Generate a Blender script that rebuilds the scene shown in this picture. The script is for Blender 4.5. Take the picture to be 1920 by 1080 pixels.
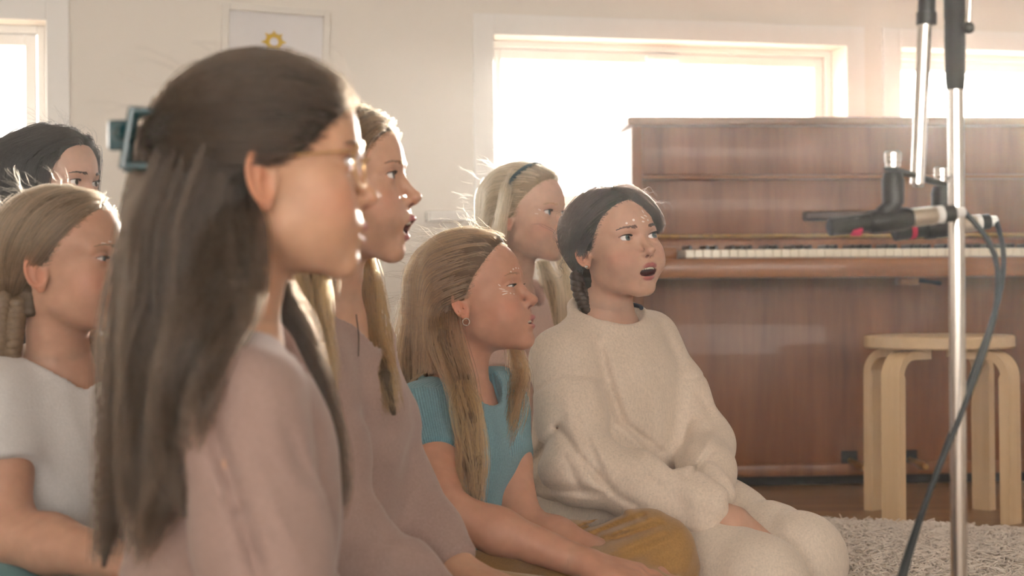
import bpy, bmesh, math, random
import numpy as np
from mathutils import Vector, Matrix, Euler

for o in list(bpy.data.objects): bpy.data.objects.remove(o)
S = bpy.context.scene
COL = S.collection
random.seed(7); RNG = np.random.default_rng(7)

# ------------------------------------------------------------------ camera, sky, exposure
FPX = 3300.0          # focal length in pixels of the 1920 px wide frame
CAMH = 0.56           # camera height above the floor
HZN = 540.0           # pixel row of the horizon (level camera)
ROLL = math.radians(0.45)   # the photograph leans a little: its right side is up
cam_d = bpy.data.cameras.new('camera'); cam = bpy.data.objects.new('camera', cam_d); COL.objects.link(cam)
cam_d.sensor_width = 36.0; cam_d.lens = 36.0*FPX/1920.0
cam.location = (0, 0, CAMH); cam.rotation_euler = (math.pi/2, ROLL, 0)
cam_d.clip_start = 0.05; cam_d.clip_end = 200
cam_d.dof.use_dof = True; cam_d.dof.focus_distance = 3.0; cam_d.dof.aperture_fstop = 4.6
S.camera = cam

W = bpy.data.worlds.new('overcast_sky'); S.world = W; W.use_nodes = True
bg = W.node_tree.nodes['Background']; bg.inputs[0].default_value = (1.0, 0.948, 0.88, 1); bg.inputs[1].default_value = 7.0
# low hazy sun behind the window wall
sun_d = bpy.data.lights.new('low_sun', 'SUN'); sun_d.energy = 20.0; sun_d.angle = math.radians(9.0); sun_d.color = (1.0, .93, .82)
sun = bpy.data.objects.new('low_sun', sun_d); COL.objects.link(sun)
_az, _el = math.radians(16.0), math.radians(7.5)
sun.rotation_euler = Vector((math.sin(_az)*math.cos(_el), math.cos(_az)*math.cos(_el), math.sin(_el))).to_track_quat('Z', 'Y').to_euler()
S.view_settings.view_transform = 'Standard'; S.view_settings.look = 'None'
S.view_settings.gamma = 1.0; S.view_settings.use_curve_mapping = False
S.view_settings.exposure = 0.5

def Wp(px, py, d):
    """world point that the photograph shows at pixel (px, py), d metres from the camera"""
    x, y = px-960.0, py-540.0; c, s = math.cos(ROLL), math.sin(ROLL)
    return np.array([(x*c-y*s)/FPX*d, d, CAMH-(x*s+y*c)/FPX*d])

# ------------------------------------------------------------------ object helpers
def link(o, parent=None):
    COL.objects.link(o)
    if parent is not None: o.parent = parent
    return o
def tag(o, label=None, cat=None, group=None, kind=None):
    if label: o['label'] = label
    if cat: o['category'] = cat
    if group: o['group'] = group
    if kind: o['kind'] = kind
    return o
def empty(name, loc=(0,0,0), rz=0.0):
    o = bpy.data.objects.new(name, None); link(o); o.location = loc; o.rotation_euler = (0,0,rz); o.empty_display_size = .05
    return o
def place(o, parent):
    """parent a mesh whose vertices are in world space to an empty, keeping it where it is"""
    if parent is not None:
        o.parent = parent
        o.matrix_parent_inverse = parent_matrix(parent).inverted()
    return o
def parent_matrix(p):
    m = Matrix.LocRotScale(p.location, p.rotation_euler, p.scale)
    if p.parent is not None: m = parent_matrix(p.parent) @ p.matrix_parent_inverse @ m
    return m
def mesh_np(name, V, F, mat, parent=None, smooth=True, col=None, keep=True):
    me = bpy.data.meshes.new(name)
    V = np.asarray(V, np.float32)
    if isinstance(F, np.ndarray) and F.ndim == 2:
        n, k = F.shape
        me.vertices.add(len(V)); me.vertices.foreach_set('co', V.ravel())
        me.loops.add(n*k); me.loops.foreach_set('vertex_index', F.ravel().astype(np.int32))
        me.polygons.add(n); me.polygons.foreach_set('loop_start', (np.arange(n)*k).astype(np.int32))
        me.update(calc_edges=True); me.validate()
    else:
        me.from_pydata([tuple(map(float, v)) for v in V], [], [tuple(map(int, f)) for f in F]); me.update()
    if smooth: me.polygons.foreach_set('use_smooth', np.ones(len(me.polygons), bool))
    if col is not None and len(col) == len(me.vertices):
        a = me.attributes.new('Col', 'FLOAT_COLOR', 'POINT')
        c = np.ones((len(col), 4), np.float32); c[:, :3] = col; a.data.foreach_set('color', c.ravel())
    if mat is not None: me.materials.append(mat)
    o = bpy.data.objects.new(name, me); COL.objects.link(o)
    if parent is not None:
        if keep: place(o, parent)
        else: o.parent = parent
    return o
class MB:
    """collects boxes, tubes and lathes into one mesh"""
    def __init__(s): s.bm = bmesh.new()
    def box(s, c, size, R=None, bev=0.0, seg=2):
        r = bmesh.ops.create_cube(s.bm, size=1.0); vs = r['verts']
        for v in vs: v.co = Vector((v.co.x*size[0], v.co.y*size[1], v.co.z*size[2]))
        if bev > 0:
            es = list({e for v in vs for e in v.link_edges})
            rr = bmesh.ops.bevel(s.bm, geom=es, offset=bev, segments=seg, affect='EDGES', profile=0.5)
            vs = list({v for f in rr['faces'] for v in f.verts} | {v for v in vs if v.is_valid})
            # bevel keeps every vertex connected; gather the island
            seen = set(vs); st = list(vs)
            while st:
                v = st.pop()
                for e in v.link_edges:
                    w = e.other_vert(v)
                    if w not in seen: seen.add(w); st.append(w)
            vs = list(seen)
        for v in vs:
            p = v.co
            if R is not None: p = R @ p
            v.co = p + Vector(c)
        return s
    def tube(s, pts, rad, n=12, cap=True, flat=None):
        pts = [Vector(p) for p in pts]
        if not hasattr(rad, '__len__'): rad = [rad]*len(pts)
        T = []
        for i in range(len(pts)):
            a = pts[max(i-1, 0)]; b = pts[min(i+1, len(pts)-1)]; T.append((b-a).normalized())
        up = Vector((0,0,1)) if abs(T[0].z) < .9 else Vector((1,0,0))
        u = T[0].cross(up).normalized(); rings = []
        for i, p in enumerate(pts):
            u = (u - T[i]*u.dot(T[i])).normalized(); v = T[i].cross(u)
            rings.append([s.bm.verts.new(p + (u*math.cos(2*math.pi*k/n) + v*math.sin(2*math.pi*k/n))*rad[i]) for k in range(n)])
        for a, b in zip(rings[:-1], rings[1:]):
            for k in range(n): s.bm.faces.new((a[k], a[(k+1)%n], b[(k+1)%n], b[k]))
        if cap:
            s.bm.faces.new(rings[0][::-1]); s.bm.faces.new(rings[-1])
        return s
    def lathe(s, prof, c=(0,0,0), n=24, R=None):
        rings = []
        for r, z in prof:
            ring = []
            for k in range(n):
                p = Vector((r*math.cos(2*math.pi*k/n), r*math.sin(2*math.pi*k/n), z))
                if R is not None: p = R @ p
                ring.append(s.bm.verts.new(p + Vector(c)))
            rings.append(ring)
        for a, b in zip(rings[:-1], rings[1:]):
            for k in range(n): s.bm.faces.new((a[k], a[(k+1)%n], b[(k+1)%n], b[k]))
        s.bm.faces.new(rings[0][::-1]); s.bm.faces.new(rings[-1])
        return s
    def poly(s, pts, faces):
        vs = [s.bm.verts.new(p) for p in pts]
        for f in faces: s.bm.faces.new([vs[i] for i in f])
        return s
    def build(s, name, mat, parent=None, smooth=False, local=True, angle=None):
        bmesh.ops.recalc_face_normals(s.bm, faces=s.bm.faces)
        me = bpy.data.meshes.new(name); s.bm.to_mesh(me); s.bm.free()
        if mat is not None: me.materials.append(mat)
        if smooth:
            me.polygons.foreach_set('use_smooth', np.ones(len(me.polygons), bool))
            me.set_sharp_from_angle(angle=math.radians(angle or 40))
        o = bpy.data.objects.new(name, me); COL.objects.link(o)
        if parent is not None:
            if local: o.parent = parent
            else: place(o, parent)
        return o

# ------------------------------------------------------------------ materials
def newmat(name):
    m = bpy.data.materials.new(name); m.use_nodes = True
    nt = m.node_tree; b = nt.nodes['Principled BSDF']
    return m, nt, b
def nd(nt, t, **kw):
    n = nt.nodes.new(t)
    for k, v in kw.items():
        if k in n.inputs: n.inputs[k].default_value = v
        else: setattr(n, k, v)
    return n
def plain(name, col, rough=.5, metal=0.0, bump=0.0, scale=200.0, var=0.0, coat=0.0):
    m, nt, b = newmat(name)
    b.inputs['Base Color'].default_value = (*col, 1); b.inputs['Roughness'].default_value = rough; b.inputs['Metallic'].default_value = metal
    b.inputs['Coat Weight'].default_value = coat
    tc = nd(nt, 'ShaderNodeTexCoord'); nz = nd(nt, 'ShaderNodeTexNoise'); nz.inputs['Scale'].default_value = scale; nz.inputs['Detail'].default_value = 3
    nt.links.new(tc.outputs['Object'], nz.inputs['Vector'])
    if var > 0:
        mx = nd(nt, 'ShaderNodeMix', data_type='RGBA'); mx.inputs[6].default_value = (*[c*(1-var) for c in col], 1); mx.inputs[7].default_value = (*[min(1, c*(1+var)) for c in col], 1)
        nt.links.new(nz.outputs['Fac'], mx.inputs[0]); nt.links.new(mx.outputs[2], b.inputs['Base Color'])
    if bump > 0:
        bp = nd(nt, 'ShaderNodeBump'); bp.inputs['Strength'].default_value = bump; bp.inputs['Distance'].default_value = .002
        nt.links.new(nz.outputs['Fac'], bp.inputs['Height']); nt.links.new(bp.outputs[0], b.inputs['Normal'])
    return m
def wood(name, c1, c2, rough=.4, axis=2, scale=14.0, coat=0.0, bump=.05, stretch=.06):
    m, nt, b = newmat(name)
    tc = nd(nt, 'ShaderNodeTexCoord'); mp = nd(nt, 'ShaderNodeMapping')
    sc = [1.0, 1.0, 1.0]; sc[axis] = stretch; mp.inputs['Scale'].default_value = sc
    nt.links.new(tc.outputs['Object'], mp.inputs['Vector'])
    nz = nd(nt, 'ShaderNodeTexNoise'); nz.inputs['Scale'].default_value = scale; nz.inputs['Detail'].default_value = 6; nz.inputs['Distortion'].default_value = .6
    nt.links.new(mp.outputs[0], nz.inputs['Vector'])
    n2 = nd(nt, 'ShaderNodeTexNoise'); n2.inputs['Scale'].default_value = scale*7; n2.inputs['Detail'].default_value = 3
    nt.links.new(mp.outputs[0], n2.inputs['Vector'])
    ad = nd(nt, 'ShaderNodeMath', operation='MULTIPLY_ADD'); ad.inputs[1].default_value = .35
    nt.links.new(n2.outputs['Fac'], ad.inputs[0]); nt.links.new(nz.outputs['Fac'], ad.inputs[2])
    cr = nd(nt, 'ShaderNodeValToRGB'); cr.color_ramp.elements[0].position = .42; cr.color_ramp.elements[1].position = .86
    cr.color_ramp.elements[0].color = (*c1, 1); cr.color_ramp.elements[1].color = (*c2, 1)
    nt.links.new(ad.outputs[0], cr.inputs[0]); nt.links.new(cr.outputs[0], b.inputs['Base Color'])
    b.inputs['Roughness'].default_value = rough; b.inputs['Coat Weight'].default_value = coat
    bp = nd(nt, 'ShaderNodeBump'); bp.inputs['Strength'].default_value = bump; bp.inputs['Distance'].default_value = .001
    nt.links.new(ad.outputs[0], bp.inputs['Height']); nt.links.new(bp.outputs[0], b.inputs['Normal'])
    return m
def fabric(name, col, var=.12, rib=0.0, fleck=None, bump=.25, ribscale=420.0):
    m, nt, b = newmat(name)
    b.inputs['Roughness'].default_value = .92; b.inputs['Specular IOR Level'].default_value = .15
    b.inputs['Sheen Weight'].default_value = .25; b.inputs['Sheen Roughness'].default_value = .5
    tc = nd(nt, 'ShaderNodeTexCoord')
    nz = nd(nt, 'ShaderNodeTexNoise'); nz.inputs['Scale'].default_value = 320; nz.inputs['Detail'].default_value = 4
    mp = nd(nt, 'ShaderNodeMapping'); mp.inputs['Scale'].default_value = (1, 1, .35 if fleck else 1)
    nt.links.new(tc.outputs['Object'], mp.inputs['Vector']); nt.links.new(mp.outputs[0], nz.inputs['Vector'])
    cr = nd(nt, 'ShaderNodeValToRGB'); cr.color_ramp.elements[0].position = .3; cr.color_ramp.elements[1].position = .7
    cr.color_ramp.elements[0].color = (*[c*(1-var) for c in col], 1); cr.color_ramp.elements[1].color = (*[min(1, c*(1+var*.6)) for c in col], 1)
    nt.links.new(nz.outputs['Fac'], cr.inputs[0]); out = cr.outputs[0]
    if fleck:
        n3 = nd(nt, 'ShaderNodeTexNoise'); n3.inputs['Scale'].default_value = 420; n3.inputs['Detail'].default_value = 2
        m3 = nd(nt, 'ShaderNodeMapping'); m3.inputs['Scale'].default_value = (.5, .5, 1.6); m3.inputs['Rotation'].default_value = (.2, .3, .4)
        nt.links.new(tc.outputs['Object'], m3.inputs['Vector']); nt.links.new(m3.outputs[0], n3.inputs['Vector'])
        r3 = nd(nt, 'ShaderNodeValToRGB'); r3.color_ramp.elements[0].position = .56; r3.color_ramp.elements[1].position = .72
        r3.color_ramp.elements[0].color = (0,0,0,1); r3.color_ramp.elements[1].color = (.55,.55,.55,1)
        nt.links.new(n3.outputs['Fac'], r3.inputs[0])
        mx = nd(nt, 'ShaderNodeMix', data_type='RGBA'); mx.inputs[7].default_value = (*fleck, 1)
        nt.links.new(r3.outputs[0], mx.inputs[0]); nt.links.new(out, mx.inputs[6]); out = mx.outputs[2]
    h = nz.outputs['Fac']
    if rib > 0:
        at = nd(nt, 'ShaderNodeAttribute'); at.attribute_name = 'Rib'
        sn = nd(nt, 'ShaderNodeMath', operation='SINE')
        ml = nd(nt, 'ShaderNodeMath', operation='MULTIPLY'); ml.inputs[1].default_value = ribscale
        nt.links.new(at.outputs['Fac'], ml.inputs[0]); nt.links.new(ml.outputs[0], sn.inputs[0])
        rr = nd(nt, 'ShaderNodeMapRange'); rr.inputs[1].default_value = -1; rr.inputs[2].default_value = 1; rr.inputs[3].default_value = 1-rib; rr.inputs[4].default_value = 1+rib*.4
        nt.links.new(sn.outputs[0], rr.inputs[0])
        mx = nd(nt, 'ShaderNodeMix', data_type='RGBA', blend_type='MULTIPLY'); mx.inputs[0].default_value = 1
        nt.links.new(out, mx.inputs[6]); nt.links.new(rr.outputs[0], mx.inputs[7]); out = mx.outputs[2]
        ad = nd(nt, 'ShaderNodeMath', operation='MULTIPLY_ADD'); ad.inputs[1].default_value = 1.2
        nt.links.new(sn.outputs[0], ad.inputs[0]); nt.links.new(nz.outputs['Fac'], ad.inputs[2]); h = ad.outputs[0]
    nt.links.new(out, b.inputs['Base Color'])
    bp = nd(nt, 'ShaderNodeBump'); bp.inputs['Strength'].default_value = bump; bp.inputs['Distance'].default_value = .0015
    nt.links.new(h, bp.inputs['Height']); nt.links.new(bp.outputs[0], b.inputs['Normal'])
    return m
def skin_mat():
    m, nt, b = newmat('skin')
    at = nd(nt, 'ShaderNodeAttribute'); at.attribute_name = 'Col'
    tc = nd(nt, 'ShaderNodeTexCoord'); nz = nd(nt, 'ShaderNodeTexNoise'); nz.inputs['Scale'].default_value = 60; nz.inputs['Detail'].default_value = 5
    nt.links.new(tc.outputs['Object'], nz.inputs['Vector'])
    mr = nd(nt, 'ShaderNodeMapRange'); mr.inputs[1].default_value = .3; mr.inputs[2].default_value = .7; mr.inputs[3].default_value = .93; mr.inputs[4].default_value = 1.05
    nt.links.new(nz.outputs['Fac'], mr.inputs[0])
    mx = nd(nt, 'ShaderNodeMix', data_type='RGBA', blend_type='MULTIPLY'); mx.inputs[0].default_value = 1
    nt.links.new(at.outputs['Color'], mx.inputs[6]); nt.links.new(mr.outputs[0], mx.inputs[7])
    nt.links.new(mx.outputs[2], b.inputs['Base Color'])
    b.inputs['Roughness'].default_value = .48; b.inputs['Specular IOR Level'].default_value = .4
    b.inputs['Subsurface Weight'].default_value = .25; b.inputs['Subsurface Radius'].default_value = (1.0, .35, .2); b.inputs['Subsurface Scale'].default_value = .008
    n2 = nd(nt, 'ShaderNodeTexNoise'); n2.inputs['Scale'].default_value = 900; n2.inputs['Detail'].default_value = 2
    nt.links.new(tc.outputs['Object'], n2.inputs['Vector'])
    bp = nd(nt, 'ShaderNodeBump'); bp.inputs['Strength'].default_value = .06; bp.inputs['Distance'].default_value = .001
    nt.links.new(n2.outputs['Fac'], bp.inputs['Height']); nt.links.new(bp.outputs[0], b.inputs['Normal'])
    return m
def hair_mats(name, c1, c2, rough=.32):
    """strand material (colour varies from strand to strand) and matching mass material"""
    m = bpy.data.materials.new(name); m.use_nodes = True; nt = m.node_tree; nt.nodes.clear()
    out = nd(nt, 'ShaderNodeOutputMaterial'); hb = nd(nt, 'ShaderNodeBsdfHairPrincipled')
    hb.parametrization = 'COLOR'
    ci = nd(nt, 'ShaderNodeHairInfo')
    mx = nd(nt, 'ShaderNodeMix', data_type='RGBA'); mx.inputs[6].default_value = (*c1, 1); mx.inputs[7].default_value = (*c2, 1)
    nt.links.new(ci.outputs['Random'], mx.inputs[0]); nt.links.new(mx.outputs[2], hb.inputs['Color'])
    hb.inputs['Roughness'].default_value = rough; hb.inputs['Radial Roughness'].default_value = .45
    nt.links.new(hb.outputs[0], out.inputs[0])
    g, gt, b = newmat(name+'_mass')
    b.inputs['Base Color'].default_value = (*[.55*(x+y)/2 for x, y in zip(c1, c2)], 1); b.inputs['Roughness'].default_value = .6
    return m, g

# ------------------------------------------------------------------ implicit surfaces (distance functions on N x 3 arrays)
def smin(a, b, k):
    h = np.maximum(k-np.abs(a-b), 0.0)/k
    return np.minimum(a, b) - h*h*k*.25
def smax(a, b, k): return -smin(-a, -b, k)
def ell(P, c, r):
    q = P-np.asarray(c, np.float32); r = np.asarray(r, np.float32)
    k0 = np.sqrt(((q/r)**2).sum(1)); k1 = np.sqrt(((q/(r*r))**2).sum(1))+1e-9
    return k0*(k0-1.0)/k1
def sph(P, c, r): return np.sqrt(((P-np.asarray(c, np.float32))**2).sum(1))-r
def cone(P, a, b, ra, rb):
    a = np.asarray(a, np.float32); b = np.asarray(b, np.float32); ba = b-a
    pa = P-a; t = np.clip(pa@ba/max(float(ba@ba), 1e-12), 0, 1)
    return np.sqrt(((pa-t[:, None]*ba)**2).sum(1)) - (ra+(rb-ra)*t)
def chain(P, pts, rad, k=0.0):
    d = None
    for i in range(len(pts)-1):
        e = cone(P, pts[i], pts[i+1], rad[i], rad[i+1])
        d = e if d is None else (smin(d, e, k) if k > 0 else np.minimum(d, e))
    return d
def rbox(P, c, half, R, r):
    q = np.abs((P-np.asarray(c, np.float32))@R) - np.asarray(half, np.float32)+r
    return np.sqrt((np.maximum(q, 0)**2).sum(1)) + np.minimum(q.max(1), 0) - r
def plane(P, c, n): return (P-np.asarray(c, np.float32))@(np.asarray(n, np.float32)/np.linalg.norm(n))

def surface(f, lo, hi, h, margin=1.0):
    """naive surface nets of f = 0 on a grid of step h, evaluated only near the surface"""
    lo = np.asarray(lo, np.float32); hi = np.asarray(hi, np.float32); B = 8
    n = np.ceil((hi-lo)/(h*B)).astype(int)
    ci = np.stack(np.meshgrid(*[np.arange(k) for k in n], indexing='ij'), -1).reshape(-1, 3)
    cc = lo + (ci+.5)*(h*B)
    act = np.abs(f(cc.astype(np.float32))) < h*B*.9*margin+h
    N = n*B+1
    need = np.zeros(N, bool)
    for i, j, k in ci[act]: need[i*B:i*B+B+1, j*B:j*B+B+1, k*B:k*B+B+1] = True
    idx = np.argwhere(need)
    P = (lo + idx*h).astype(np.float32)
    v = np.concatenate([f(P[i:i+200000]) for i in range(0, len(P), 200000)]) if len(P) else np.zeros(0)
    D = np.full(N, np.nan, np.float32); D[need] = v
    c = [D[dx:N[0]-1+dx, dy:N[1]-1+dy, dz:N[2]-1+dz] for dx in (0,1) for dy in (0,1) for dz in (0,1)]
    mn = np.minimum.reduce(c); mx = np.maximum.reduce(c)
    cell = (mn < 0) & (mx >= 0)
    cid = np.argwhere(cell); M = len(cid)
    if M == 0: return np.zeros((0,3)), np.zeros((0,4), int)
    vid = np.full(cell.shape, -1, np.int32); vid[cell] = np.arange(M)
    cv = np.stack([x[cell] for x in c], 1)
    cp = np.array([(dx,dy,dz) for dx in (0,1) for dy in (0,1) for dz in (0,1)], np.float32)
    acc = np.zeros((M,3), np.float32); cnt = np.zeros(M, np.float32)
    for a in range(8):
        for b in range(a+1, 8):
            if np.abs(cp[a]-cp[b]).sum() != 1: continue
            va, vb = cv[:, a], cv[:, b]; s = (va < 0) != (vb < 0)
            t = va[s]/(va[s]-vb[s]); acc[s] += cp[a]+(cp[b]-cp[a])*t[:, None]; cnt[s] += 1
    V = lo + (cid + acc/cnt[:, None])*h
    Fs = []
    for ax in range(3):
        sl0 = [slice(None)]*3; sl1 = [slice(None)]*3; sl0[ax] = slice(0, N[ax]-1); sl1[ax] = slice(1, N[ax])
        a = D[tuple(sl0)]; b = D[tuple(sl1)]
        cr = ((a < 0) != (b < 0)) & ~np.isnan(a) & ~np.isnan(b)
        e = np.argwhere(cr); o1, o2 = [(1,2),(2,0),(0,1)][ax]
        ok = (e[:, o1] > 0) & (e[:, o2] > 0) & (e[:, o1] < N[o1]-1) & (e[:, o2] < N[o2]-1); e = e[ok]
        neg = a[tuple(e.T)] < 0
        q = []
        for s1, s2 in ((-1,-1),(0,-1),(0,0),(-1,0)):
            g = e.copy(); g[:, o1] += s1; g[:, o2] += s2; q.append(vid[tuple(g.T)])
        q = np.stack(q, 1); q[~neg] = q[~neg][:, ::-1]
        Fs.append(q[(q >= 0).all(1)])
    return V.astype(np.float32), np.concatenate(Fs)
def join_vf(parts):
    V = []; F = []; n = 0
    for v, f in parts: V.append(v); F.append(f+n); n += len(v)
    return np.concatenate(V), np.concatenate(F)
def sm(x, a, b):
    t = np.clip((x-a)/(b-a), 0, 1); return t*t*(3-2*t)

# ------------------------------------------------------------------ heads (head space in centimetres: x to the person's right, y forward, z up, origin between the ear canals)
def jaw_rot(pts, ang):
    p = np.asarray(pts, np.float32); c, s = math.cos(ang), math.sin(ang); o = np.array([0, .8, -1.0], np.float32)
    q = p-o; return o + np.stack([q[..., 0], q[..., 1]*c+q[..., 2]*s, -q[..., 1]*s+q[..., 2]*c], -1)
def head_sdf(P, hp, neck=None):
    d = head_mass(P, hp, neck)
    A = P.copy(); A[:, 0] = np.abs(A[:, 0])
    m = (A[:, 1] > 5.2) & (A[:, 2] < 5.0) & (A[:, 2] > -9.5) & (A[:, 0] < 6.0)
    if m.any(): d[m] = face_sdf(A[m], d[m], hp)
    m = (A[:, 0] > 4.9) & (np.abs(A[:, 2]) < 4.5) & (A[:, 1] > -4) & (A[:, 1] < 2.5)
    if m.any(): d[m] = ear_sdf(A[m], d[m], hp)
    return d
def head_mass(P, hp, neck=None):
    mo = hp.get('mouth', 0.0); eo = hp.get('eye', .85); ja = math.radians(13.0*mo)
    A = P.copy(); A[:, 0] = np.abs(A[:, 0])
    J = lambda *p: jaw_rot(p, ja)
    fat = hp.get('cheek', 0.0)
    d = ell(A, (0,-.6,4.3), (7.25,9.0,7.4))
    d = smin(d, ell(A, (0,2.3,4.5), (6.2,6.35,5.6)), 1.5)
    d = smin(d, ell(A, (0,3.0,-1.2), (5.75,5.05,6.0)), 1.6)
    d = smin(d, sph(A, (3.55,5.05,-.9), 2.45), 1.4)
    d = smin(d, sph(A, (2.85,5.1,-3.7), 2.85+fat), 2.0)
    d = smin(d, cone(A, J(3.85,1.2,-4.5), J(1.2,6.5,-7.75), 1.55, 1.35), 2.6)
    d = smin(d, ell(A, J(0,3.6,-5.5), (4.1,4.2,2.9)), 2.0)
    d = smin(d, ell(A, J(0,7.0,-7.9), (1.7,1.25,1.35)), 1.5)
    d = smin(d, ell(A, (0,6.55,-4.5), (2.8,2.15,2.2)), 1.2)
    if mo < .99: d = smin(d, ell(A, J(0,6.5,-5.9), (2.3,1.8,1.7)), 1.0)
    if neck is not None:
        dn = cone(P, (0,-1.7,-3.0), neck, 4.0, 4.2)
        d = smin(d, dn, 2.0)
    return d
def face_sdf(A, d, hp):
    mo = hp.get('mouth', 0.0); eo = hp.get('eye', .85); ja = math.radians(13.0*mo)
    # brow and eye sockets
    d = smin(d, cone(A, (1.0,8.05,2.95), (4.4,6.6,2.85), .62, .5), 1.2)
    d = smax(d, -ell(A, (2.95,9.1,1.35), (1.75,1.5,1.0)), 1.1)
    # nose
    nl = hp.get('nose', 1.0)
    nz = smin(chain(A, [(0,7.75,2.2), (0,8.45,.4), (0,9.5+(nl-1),-1.45)], [.60,.60,.74], .4), ell(A, (0,9.55+(nl-1),-1.72), (.92,.88,.76)), .5)
    nz = smin(nz, ell(A, (.90,8.4,-2.15), (.56,.82,.58)), .45)
    nz = smin(nz, cone(A, (0,8.0,-2.6), (0,9.3,-2.3), .5, .5), .3)
    d = smin(d, nz, .75)
    d = smax(d, -ell(A, (.46,9.0,-2.85), (.26,.48,.36)), .16)
    # philtrum
    d = smax(d, -cone(A, (0,9.35,-3.1), (0,9.25,-4.0), .16, .2), .35)
    # lids
    el = sph(A, (3.05,6.72,1.5), 1.3)
    d = smin(d, el, .45)
    cr = np.sqrt((A[:, 0]-3.05)**2+(A[:, 1]-6.72)**2+(A[:, 2]-1.5)**2)
    lid = .52*eo
    q = A-np.array((3.1,7.9,1.52-.16*(1-eo)), np.float32)
    al = np.stack([q[:, 0], q[:, 1], q[:, 2]-.10*(q[:, 0])/1.3], 1)
    d = smax(d, -ell(al, (0,0,0), (1.32,1.15,max(lid,.09))), .10)
    crease = np.abs(np.sqrt(((A[:, 0]-3.05)/1.45)**2+((A[:, 2]-1.35)/(.95))**2)-1.0)*.9
    d = d + .11*np.exp(-(crease/.16)**2)*sm(A[:, 2], 1.6, 2.1)*sm(A[:, 1], 6.0, 6.8)
    # lips
    ul = chain(A, [(2.0,7.3,-5.0), (1.2,8.3,-4.78), (.42,8.78,-4.6), (0,8.78,-4.7)], [.18,.31,.38,.36], .3)
    ll = chain(A, [(2.0,7.3,-5.05), jaw_rot((1.15,8.15,-5.5), ja), jaw_rot((.4,8.55,-5.66), ja), jaw_rot((0,8.55,-5.66), ja)], [.18,.34,.42,.43], .3)
    d = smin(d, ul, .45); d = smin(d, ll, .45)
    d = smax(d, -cone(A, jaw_rot((0,9.15,-6.85), ja), jaw_rot((1.3,8.6,-6.75), ja), .3, .2), .7)
    gap = jaw_rot((0,8.3,-5.42), ja)
    zt = -4.98; zb = float(gap[2]) + .10
    if mo > .02:
        zc = (zt+zb)/2; rz = max((zt-zb)/2, .12)
        d = smax(d, -ell(A, (0,7.6,zc), (1.8,2.9,rz)), .22)
    else:
        d = smax(d, -ell(A, (0,8.6,-5.12), (2.2,1.2,.10)), .12)
    return d
def ear_sdf(A, d, hp):
    es = hp.get('ear', .92); b = math.radians(24); u = (math.sin(b), -math.cos(b), .0); w = (math.cos(b), math.sin(b), 0)
    R = np.array([u, (0,-.12,.993), w], np.float32).T
    E = (A-np.array((6.25,.35,.2), np.float32))@R/es
    U, V, Wd = E[:, 0], E[:, 1], E[:, 2]
    cx = .95+.10*V; uu = (U-cx)/(1.38+.1*np.clip(V, -2.5, 2.5)/2.5); vv = (V-.25)/2.35
    e = np.sqrt(uu*uu+vv*vv)
    plate = np.maximum(np.abs(Wd-.05-.18*U)-.22, (e-1.0)*1.5)
    ring = np.sqrt(((e-.93)*1.6)**2+(Wd-.28-.18*U)**2)-.27
    ring = np.maximum(ring, -(V+1.9))
    ear = smin(plate, ring, .2)
    ear = smin(ear, ell(E, (.62,-2.05,.2), (.62,.72,.34)), .35)
    ear = smin(ear, cone(E, (.95,-1.0,.42), (1.25,1.0,.48), .22, .24), .3)
    ear = smin(ear, ell(E, (-.05,-.35,.3), (.28,.5,.3)), .25)
    ear = smax(ear, -ell(E, (.55,-.35,.72), (.62,.95,.55)), .2)
    d = smin(d, ear*es, .28)
    return d
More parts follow.
